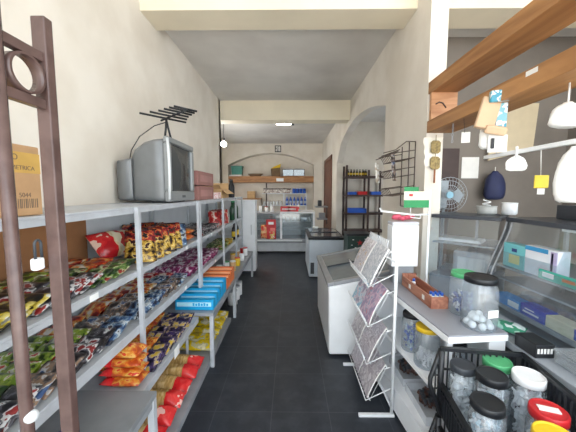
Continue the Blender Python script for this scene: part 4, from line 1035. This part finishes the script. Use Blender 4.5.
t = bagm('plastic_bag', 'large white plastic bag hanging below the rail at the right edge', 'bag', (1.27, 1.28, 1.853), .17, .25, .09, WB, 0, 9, tl=.02)
t = thing('yellow_packet', 'small yellow packet with white tag hanging below the white rail', 'packet', (1.28, 1.45, 1.72))
slab_(MB(), Vector((1.275, 1.45, 1.735)), .065, .065, .008, 0, R(-8)).build('packet_body', mat('yellow_packet_ink', (226, 200, 60), .5), t, bevel=.003)
slab_(MB(), Vector((1.275, 1.449, 1.668)), .032, .03, .004, 0, R(-8)).build('white_tag', PAPER, t)
MB().tube([(1.27, 1.45, 1.735), (1.262, 1.45, 1.863)], .0015, 5).build('thread', PAPER, t)
t = thing('hanging_tag', 'small white paper tag hanging below the end of the timber shelf', 'tag', (1.22, 2.0, 2.1))
slab_(MB(), Vector((1.245, 2.05, 2.075)), .055, .075, .002, 0, R(-16)).build('paper', PAPER, t); MB().tube([(1.235, 2.05, 2.07), (1.225, 2.05, 2.171)], .0015, 5).build('thread', DGREY, t)
t = thing('hanging_chain', 'short grey chain hanging below the end of the timber shelf', 'chain', (1.22, 2.2, 2.1))
mb = MB()
for k in range(6): mb.tube([(1.235+.006*math.cos(a)*(k % 2), 2.2+.006*math.cos(a)*((k+1) % 2), 2.158-.024*k+.013*math.sin(a)) for a in [2*PI*i/10 for i in range(10)]], .002, 5, True)
mb.build('links', STEELB, t)
t = thing('pinned_notice', 'white paper sheet pinned on the dark wall behind the counter', 'notice', (2.2, 3.5, 1.95))
MB().box(2.12, 2.33, 3.54, 3.543, 1.82, 2.08).build('sheet', PAPER, t)
t = tag(MB().hexa([(2.40, 3.47, 2.03), (2.92, 3.47, 2.16), (2.92, 3.49, 2.16), (2.40, 3.49, 2.03), (2.42, 3.52, 2.72), (3.0, 3.52, 2.72), (3.0, 3.54, 2.72), (2.42, 3.54, 2.72)]).build('cream_board', mat('cream_board_face', (206, 190, 160), .6, var=.03), origin=(2.7, 3.5, 2.05)), 'large cream board fixed high on the dark wall behind the hanging bags', 'board')

# ------------------------------------------------------------------ glass cases on the right
t = thing('corner_glass_case', 'angled glass case with grey shelves beside the cream column', 'display case', (1.5, 2.45, 0))
CF = mat('case_dark_frame', (58, 62, 70), .35, var=.1)
CG = mat('case_grey_panel', (150, 156, 164), .4, var=.05)
A, B = Vector((1.25, 2.50)), Vector((1.61, 2.15)); dv = (B-A).normalized(); nv = Vector((-dv.y, dv.x))   # nv points into the case (+x,+y)
def cpt(s, o, z): p = A+dv*s+nv*o; return (p.x, p.y, z)
Ls = (B-A).length
def cbox(mb, s0, s1, o0, o1, z0, z1): return mb.hexa([cpt(s0, o0, z0), cpt(s1, o0, z0), cpt(s1, o1, z0), cpt(s0, o1, z0), cpt(s0, o0, z1), cpt(s1, o0, z1), cpt(s1, o1, z1), cpt(s0, o1, z1)])
cbox(MB(), 0, Ls, 0, .4, 1.425, 1.455).build('top_plate', CF, t, bevel=.004)
cbox(MB(), .01, Ls-.01, .03, .48, 1.20, 1.212).build('glass_shelf', CG, t)
cbox(MB(), .01, Ls-.01, -.02, .48, .70, .93).build('base', CG, t, bevel=.006)
cbox(MB(), .02, Ls-.02, .02, .46, 0, .70).build('plinth', CF, t)
cbox(MB(), .01, Ls-.01, .47, .48, .93, 1.425).build('back_panel', DARKW, t)
for s in (.02, .30): cbox(MB(), s, s+.018, .2, .218, .93, 1.425).build('support', STEELB, t)
mb = MB(); rows = 10; G_ = []
for j in range(rows+1):
    f = j/rows; z = .93+.495*f; o = -.10*math.cos(f*PI/2)
    G_.append([mb.bm.verts.new(cpt(s, o, z)) for s in (0.01, Ls-.01)])
for a_, b_ in zip(G_, G_[1:]): mb._face([a_[0], a_[1], b_[1], b_[0]], True)
mb.build('curved_pane', CASEG, t)
t = tag(MB().hexa([cpt(.02, .12, 1.213), cpt(.36, .12, 1.213), cpt(.36, .34, 1.213), cpt(.02, .34, 1.213), cpt(.03, .13, 1.235), cpt(.35, .13, 1.235), cpt(.35, .33, 1.235), cpt(.03, .33, 1.235)]).build('white_lid_tray', WPLAS, origin=cpt(.2, .2, 1.213)), 'flat white tray on the shelf inside the angled glass case', 'tray')
t = thing('grey_machine', 'pale grey box shaped appliance inside the angled glass case', 'appliance', cpt(.25, .25, .931))
cbox(MB(), .16, .44, .1, .4, .931, 1.14).build('housing', mat('pale_grey_case', (176, 180, 186), .45), t, bevel=.02)
cbox(MB(), .2, .4, .094, .0995, .98, 1.09).build('front_panel', SILVERL, t)
# long case along the right
t = thing('curved_glass_case', 'long curved glass display case with boxes at the right edge', 'display case', (1.7, 1.4, 0))
ya, yb = .55, 2.12
MB().box(1.62, 2.15, ya, yb, 1.43, 1.462).build('top_plate', CF, t, bevel=.004)
MB().box(1.58, 2.12, ya+.02, yb-.02, 1.0, 1.012).build('deck', CG, t, bevel=.003)
MB().box(1.54, 2.1, ya+.02, yb-.02, 1.105, 1.117).build('glass_shelf', CG, t)
MB().box(1.46, 2.12, ya+.03, yb-.03, .0, .79).build('plinth', CG, t)
MB().box(1.48, 2.12, ya+.02, yb-.02, .84, .865).build('lower_shelf', CG, t)
MB().box(2.12, 2.14, ya, yb, .0, 1.43).build('back_panel', mat('case_rear', (120, 122, 124), .5), t)
def prof(f): return (1.635-.17*(math.cos(f*PI/2))**1.3, .80+.63*f)
mb = MB(); G_ = []
for j in range(13):
    x, z = prof(j/12); G_.append([mb.bm.verts.new((x, y, z)) for y in (ya, yb)])
for a_, b_ in zip(G_, G_[1:]): mb._face([a_[0], a_[1], b_[1], b_[0]], True)
mb.build('curved_pane', CASEG, t)
for y in (yb, yb-.05):
    MB().tube([(prof(j/12)[0]-.003, y, prof(j/12)[1]) for j in range(13)], .006, 8).build('edge_strip', STEELB, t)
mb = MB()
sp = [[mb.bm.verts.new((prof(j/12)[0]+.004, y, prof(j/12)[1])) for y in (yb-.048, yb-.002)] for j in range(13)]
for a_, b_ in zip(sp, sp[1:]): mb._face([a_[0], a_[1], b_[1], b_[0]], True)
mb.build('joint_strip', CF, t)
for y in (1.75, .95):
    MB().box(1.72, 1.74, y, y+.018, .866, 1.104).build('support', STEELB, t)
    MB().box(1.72, 1.74, y, y+.018, 1.118, 1.43).build('support', STEELB, t)
MB().box(1.66, 1.70, 1.52, 1.72, 1.41, 1.4295).build('white_strip', WPLAS, t)
# boxes inside it
def pbox(name, label, x0, x1, y0, y1, z0, z1, m, marks=(), cat='box', group=None):
    t = thing(name, label, cat, ((x0+x1)/2, (y0+y1)/2, z0), 0, group)
    MB().box(x0, x1, y0, y1, z0, z1).build('carton', m, t, bevel=.003)
    for (nm, ma, a0, a1, b0, b1) in marks:   # on the aisle face (x0): fractions along y (from far to near) and z
        MB().box(x0-.0015, x0-.0003, y1-(y1-y0)*a1, y1-(y1-y0)*a0, z0+(z1-z0)*b0, z0+(z1-z0)*b1).build(nm, ma, t)
    return t
AQ = mat('aqua_card', (120, 200, 206), .4, var=.03); WH = mat('white_card_print', (230, 234, 242), .4, var=.02); TQ = mat('turquoise_card', (60, 176, 158), .4, var=.04)
LEM = mat('lemon_print', (222, 220, 150), .5); NAV = mat('navy_print', (40, 60, 120), .5); PBL = mat('blue_card_band', (50, 150, 206), .4); VIO = mat('violet_band', (196, 186, 226), .4)
pbox('aqua_box', 'aqua box with lemon picture on the upper glass shelf left of the white box', 1.565, 1.64, 1.865, 2.05, 1.118, 1.285, AQ, [('picture_panel', LEM, .3, .8, .18, .55), ('brand_mark', NAV, .42, .66, .68, .82)])
pbox('white_box', 'white box with blue top band on the upper glass shelf beside the aqua box', 1.565, 1.64, 1.63, 1.86, 1.118, 1.30, WH, [('blue_band', PBL, .0, .72, .84, .99), ('violet_end', VIO, .8, .98, .1, .95), ('small_print', NAV, .82, .88, .2, .9)])
pbox('turquoise_box', 'turquoise box with white mark at the front of the upper glass shelf', 1.545, 1.56, 1.36, 1.73, 1.118, 1.175, TQ, [('brand_mark', WPLAS, .08, .28, .3, .8), ('orange_print', ORG, .42, .62, .4, .7)])
put(pillow(.16, .24, .05, 180, [printed('lime_pack', [(150, 160, 70), (206, 206, 120), (110, 120, 60), (230, 230, 210)], 10)]), 'snack_packet', (1.72, 1.28, 1.15), (0, 0, R(90)), 'olive yellow packet lying behind the turquoise box', 'snack packet')
BL2 = mat('royal_blue_card', (60, 80, 186), .4, var=.05)
pbox('blue_box', 'sky blue and white box on the lower case shelf, farthest of three', 1.492, 1.575, 1.79, 2.0, .866, .93, mat('sky_blue_card', (70, 150, 220), .4), [('white_band', WPLAS, .55, .98, .2, .8)])
pbox('blue_box', 'royal blue box with white print on the lower case shelf, middle of three', 1.492, 1.575, 1.61, 1.78, .866, .94, BL2, [('white_print', WPLAS, .12, .8, .3, .45), ('white_print', WPLAS, .2, .6, .6, .7)])
pbox('cream_box', 'cream and blue box on the lower case shelf, nearest of three', 1.492, 1.575, 1.36, 1.60, .866, .935, mat('cream_carton', (222, 214, 190), .5), [('blue_end', BL2, .7, 1, .1, .95)])
t = thing('film_tray', 'clear film covered tray of brown buns behind the blue boxes', 'tray', (1.80, 1.6, .866))
MB().box(1.60, 1.71, 1.25, 1.95, .866, .872).build('tray_base', TRAYP, t)
MB().hexa([(1.60, 1.25, .873), (1.71, 1.25, .873), (1.71, 1.95, .873), (1.60, 1.95, .873), (1.61, 1.28, .96), (1.70, 1.28, .96), (1.70, 1.92, .96), (1.61, 1.92, .96)]).build('film', TRAYP, t)
for i in range(6):
    b = tag(MB().lathe([(.02, 0), (.036, .012), (.038, .03), (.028, .05), (.006, .056)], n=14).build('bun', mat('brown_bun', (140, 98, 72), .7, var=.15, scale=20), origin=(0, 0, 0), local=True), 'brown bun under film on the lower case shelf, %s from the far end' % ordn[i], 'bun', 'buns under film')
    b.location = (1.655, 1.86-.105*i, .874)
# things on the case tops
t = thing('desk_fan', 'pale grey round desk fan standing behind the corner case', 'fan', (1.62, 2.95, 0))
fx, fy, fz = 1.63, 2.98, 1.62
mb = MB()
FANM = mat('fan_grey', (170, 178, 184), .4); 
for rr_ in (.05, .10, .145, .18): mb.tube([(fx+rr_*math.cos(2*PI*k/28), fy-.04-(.045-.25*rr_**2), fz+rr_*math.sin(2*PI*k/28)) for k in range(28)], .0028, 5, True)
for k in range(28):
    a = 2*PI*k/28; mb.tube([(fx+.03*math.cos(a), fy-.085, fz+.03*math.sin(a)), (fx+.12*math.cos(a), fy-.082, fz+.12*math.sin(a)), (fx+.18*math.cos(a), fy-.05, fz+.18*math.sin(a))], .002, 4)
mb.build('grille', FANM, t)
mb = MB()
for k in range(3):
    a = 2*PI*k/3; pts = []
    for s, r_ in ((-.5, .03), (-.6, .15), (.0, .17), (.5, .13), (.4, .03)): pts.append((fx+r_*math.cos(a+s), fz+r_*math.sin(a+s)))
    mb.prism(pts, 'Y', fy-.035, fy-.031)
mb.build('blades', mat('fan_blade', (166, 176, 184), .4), t)
MB().tube([(fx, fy-.088, fz), (fx, fy-.06, fz)], .035, 16).build('hub', mat('fan_hub', (140, 190, 210), .4), t)
MB().tube([(fx, fy-.03, fz), (fx, fy+.08, fz)], .055, 16).build('motor', FANM, t)
MB().tube([(fx, fy+.03, .03), (fx, fy+.03, fz-.03)], .015, 10).build('pole', FANM, t)
MB().lathe([(.18, 0), (.18, .02), (.02, .035)], (fx, fy+.03, 0), n=24).build('base', FANM, t)
PZ = 1.456
def pot(label, x, y, r, h, m, z=PZ):
    t = thing('pot', label, 'pot', (x, y, z)); MB().lathe([(r*.8, 0), (r, .01), (r, h), (r*.94, h), (r*.93, .012)], n=20).build('pot_body', m, t, local=True)
    MB().tube([(r*.98*math.cos(2*PI*k/20), r*.98*math.sin(2*PI*k/20), h) for k in range(20)], .004, 6, True).build('rim', m, t, local=True); return t
pot('white pot standing on the corner case top', 1.86, 2.40, .055, .10, WPLAS)
pot('pale grey tub beside the white pot on the corner case top', 1.70, 2.45, .075, .07, mat('pale_grey_tub', (176, 178, 176), .5))
t = thing('coil_ornament', 'small white twisted cord on the pale grey tub', 'cord', (1.7, 2.45, PZ+.072))
MB().tube([(.035*math.cos(a)*(1-.03*i), .03*math.sin(a), .004+.004*i) for i, a in enumerate([i*.7 for i in range(14)])], .005, 6).build('coil', WPLAS, t, local=True)
t = thing('dark_crate', 'dark box on the long case top behind the yellow packet', 'box', (1.95, 1.75, 1.463))
MB().box(1.86, 2.10, 1.62, 1.98, 1.463, 1.56).build('box_body', CF, t, bevel=.006); MB().box(1.855, 1.8595, 1.72, 1.80, 1.50, 1.54).build('white_label', PAPER, t)
t = thing('blue_backpack', 'dark blue bag hanging on the wall behind the counter', 'bag', (2.75, 3.45, 1.7)) if False else bagm('blue_bag', 'dark blue bag hanging on the dark wall behind the counter', 'bag', (2.45, 3.42, 1.9), .24, .34, .18, mat('navy_cloth', (46, 52, 88), .7), 0, 11)
# objects left on the lower deck near the crates
t = thing('counter_plinth', 'grey low counter ledge beside the black crates', 'counter', (1.3, .9, 0))
MB().box(1.20, 1.405, .45, 1.85, .79, .83).build('ledge_top', CG, t, bevel=.004); MB().box(1.21, 1.39, .48, 1.82, 0, .7895).build('ledge_base', CF, t)
t = thing('black_box', 'black printed box with white lettering on the grey ledge beside the crates', 'box', (1.26, 1.35, .831))
MB().box(1.205, 1.30, 1.33, 1.46, .831, .90).build('carton', BLACK, t, bevel=.004)
mb = MB()
for k in range(5): mb.box(1.214+.016*k, 1.224+.016*k, 1.3285, 1.3297, .855, .88)
mb.build('white_print', PAPER, t)
put(pillow(.13, .17, .05, 190, [printed('teal_bag', [(90, 160, 140), (150, 190, 180), (60, 140, 110), (200, 216, 214)], 8, .2)]), 'snack_packet', (1.27, 1.60, .86), (0, 0, R(40)), 'teal green plastic packet on the grey ledge behind the black box', 'snack packet')
t = thing('clear_box', 'clear plastic box on the grey ledge right of the black box', 'box', (1.35, 1.2, .831))
MB().box(1.27, 1.39, 1.06, 1.30, .831, .89).build('box_body', TRAYP, t, bevel=.006); MB().box(1.265, 1.395, 1.055, 1.305, .891, .90).build('lid', TRAYP, t)

# ------------------------------------------------------------------ black crates with jars
CW_, CL_ = .398, .80; CP = (.787, 1.425); CR = R(-8)     # far left corner, turned a little to the aisle
def crate(z0, z1, label, lowleft):
    t = thing('plastic_crate', label, 'crate', (CP[0], CP[1], z0), CR, 'stacked black crates')
    H = z1-z0; x0, x1, y0, y1 = 0, CW_, -CL_, 0
    MB().box(x0+.01, x1-.01, y0+.01, y1-.01, .001, .012).build('crate_base', BLACK, t, local=True)
    def lattice(axis, fix, a, b, zt_):
        mb = MB(); th = .010; n = max(6, int((b-a)/.028))
        for k in range(n+1):
            u = a+(b-a)*k/n
            if axis == 'Y': mb.box(u-.0025, u+.0025, fix, fix+th, .012, zt_)
            else: mb.box(fix, fix+th, u-.0025, u+.0025, .012, zt_)
        for z in (.012, H*.36, H*.66):
            if z > zt_-.03: continue
            if axis == 'Y': mb.box(a, b, fix, fix+th, z, z+.008)
            else: mb.box(fix, fix+th, a, b, z, z+.008)
        if axis == 'Y': mb.box(a-.01, b+.01, fix-.005, fix+th+.005, zt_-.018, zt_)
        else: mb.box(fix-.005, fix+th+.005, a-.01, b+.01, zt_-.018, zt_)
        return mb
    lattice('Y', y1-.012, x0+.012, x1-.012, H).build('end_wall', BLACK, t, local=True)
    lattice('Y', y0+.002, x0+.012, x1-.012, H*.55).build('end_wall', BLACK, t, local=True)
    lattice('X', x1-.012, y0+.012, y1-.012, H).build('side_wall', BLACK, t, local=True)
    lattice('X', x0+.002, y0+.012, y1-.03, H*lowleft).build('side_wall', BLACK, t, local=True)
    mb = MB(); zc = H*.5
    mb.tube([(x0+.004, y1-.008, H-.01), (x0-.05, y1-.03, zc+.02), (x0-.05, y1-.03, zc-.02), (x0+.004, y1-.05, .02)], .012, 8); mb.tube([(x0+.004, y1-.02, .012), (x0+.004, y1-.02, H-.008)], .016, 8)
    for f in (.22, .4, .6, .78):
        zz = H*f; xx = x0-.05*(1-abs(f-.5)*1.7)
        mb.tube([(xx, y1-.032, zz), (x0+.004, y1-.022, zz)], .004, 6)
    mb.tube([(x0-.024, y1-.03, H*.24), (x0-.024, y1-.024, H*.77)], .004, 6)
    mb.build('corner_bracket', BLACK, t, local=True)
    return t
crate(.475, .838, 'black plastic crate full of lidded jars on top of another crate', .5)
crate(.11, .47, 'empty black plastic crate under the jar crate', .85)
t = thing('crate_dolly', 'dark low platform under the black crates', 'platform', (CP[0], CP[1], 0), CR)
MB().box(0, CW_, -CL_, 0, .06, .109).build('deck', DGREY, t, local=True)
for x in (.06, CW_-.06):
    for y in (-.06, -CL_+.06): MB().tube([(x-.012, y, .03), (x+.012, y, .03)], .03, 12).build('wheel', BLACK, t, local=True)
jl = [(.830, 1.118, BLACK, 'black', 'nearest the aisle', .285), (.932, 1.240, BLACK, 'black', 'second from the aisle', .325), (1.035, 1.348, GRN, 'green', 'at the back by the slab', .325), (1.085, 1.222, WPLAS, 'white', 'by the right crate wall', .335), (1.023, 1.052, RED, 'red', 'right of the black lidded ones', .305), (.868, 1.352, DGREY, 'dark grey', 'in the far left corner', .30), (.905, .90, YEL, 'yellow', 'nearest the bottom edge', .335)]
CWB = mat('candy_bright_white', (242, 244, 248), .4)
fills = [[CLB, CWB, CWB], [CWB, CWB, CLB], [CWB, GRN, CWB], [CWB], [CWB, CWB, CRE], [CWB], [CWB, CW]]
for i, (x, y, m, cn, wh, hh) in enumerate(jl):
    jr = jar(f'clear jar with {cn} lid in the top crate, {wh}', (x, y, .488), hh, .061 if cn == 'dark grey' else .068, m)
    stuff_fill('jar_sweets', f'sweets inside the {cn} lidded jar in the top crate, {wh}', (x, y, .491), .043 if cn == 'dark grey' else .050, hh*.74, fills[i], 170, s=.014)
    if cn == 'red':
        p = MB().box(-.035, .035, -.014, .014, hh+.0001-.004, hh+.0012).build('paper_label', PAPER, jr, local=True); p.rotation_euler = (0, 0, R(-20))

# ------------------------------------------------------------------ light
struct('added_shade_roof', MB().box(-3.5, 4.5, -.9, 2.83, 3.75, 3.9), CEIL)  # unseen roof, added to block overhead sky so low daylight carries deep inside
w = bpy.data.worlds.new('World'); bpy.context.scene.world = w; w.use_nodes = True
bg = w.node_tree.nodes['Background']; bg.inputs[0].default_value = (.86, .94, 1.0, 1); bg.inputs[1].default_value = 2.1
sd = bpy.data.lights.new('sun', 'SUN'); sd.energy = 9; sd.angle = R(2); sd.color = (1, .95, .88)
so = bpy.data.objects.new('sun', sd); C.objects.link(so); so.rotation_euler = (R(-24), R(-14), 0); so.location = (0, -6, 8)

# ------------------------------------------------------------------ camera
cd = bpy.data.cameras.new('camera'); cam = bpy.data.objects.new('camera', cd); C.objects.link(cam)
cd.sensor_width = 36; cd.lens = 280/576*36; cd.clip_start = .02; cd.clip_end = 200
cam.location = (0, 0, 1.65); cam.rotation_euler = (PI/2-math.atan(24/280), 0, math.atan(3/280))
sc = bpy.context.scene; sc.camera = cam
sc.view_settings.view_transform = 'Standard'; sc.view_settings.look = 'None'; sc.view_settings.gamma = 1
sc.view_settings.use_curve_mapping = False; sc.view_settings.exposure = 1.15
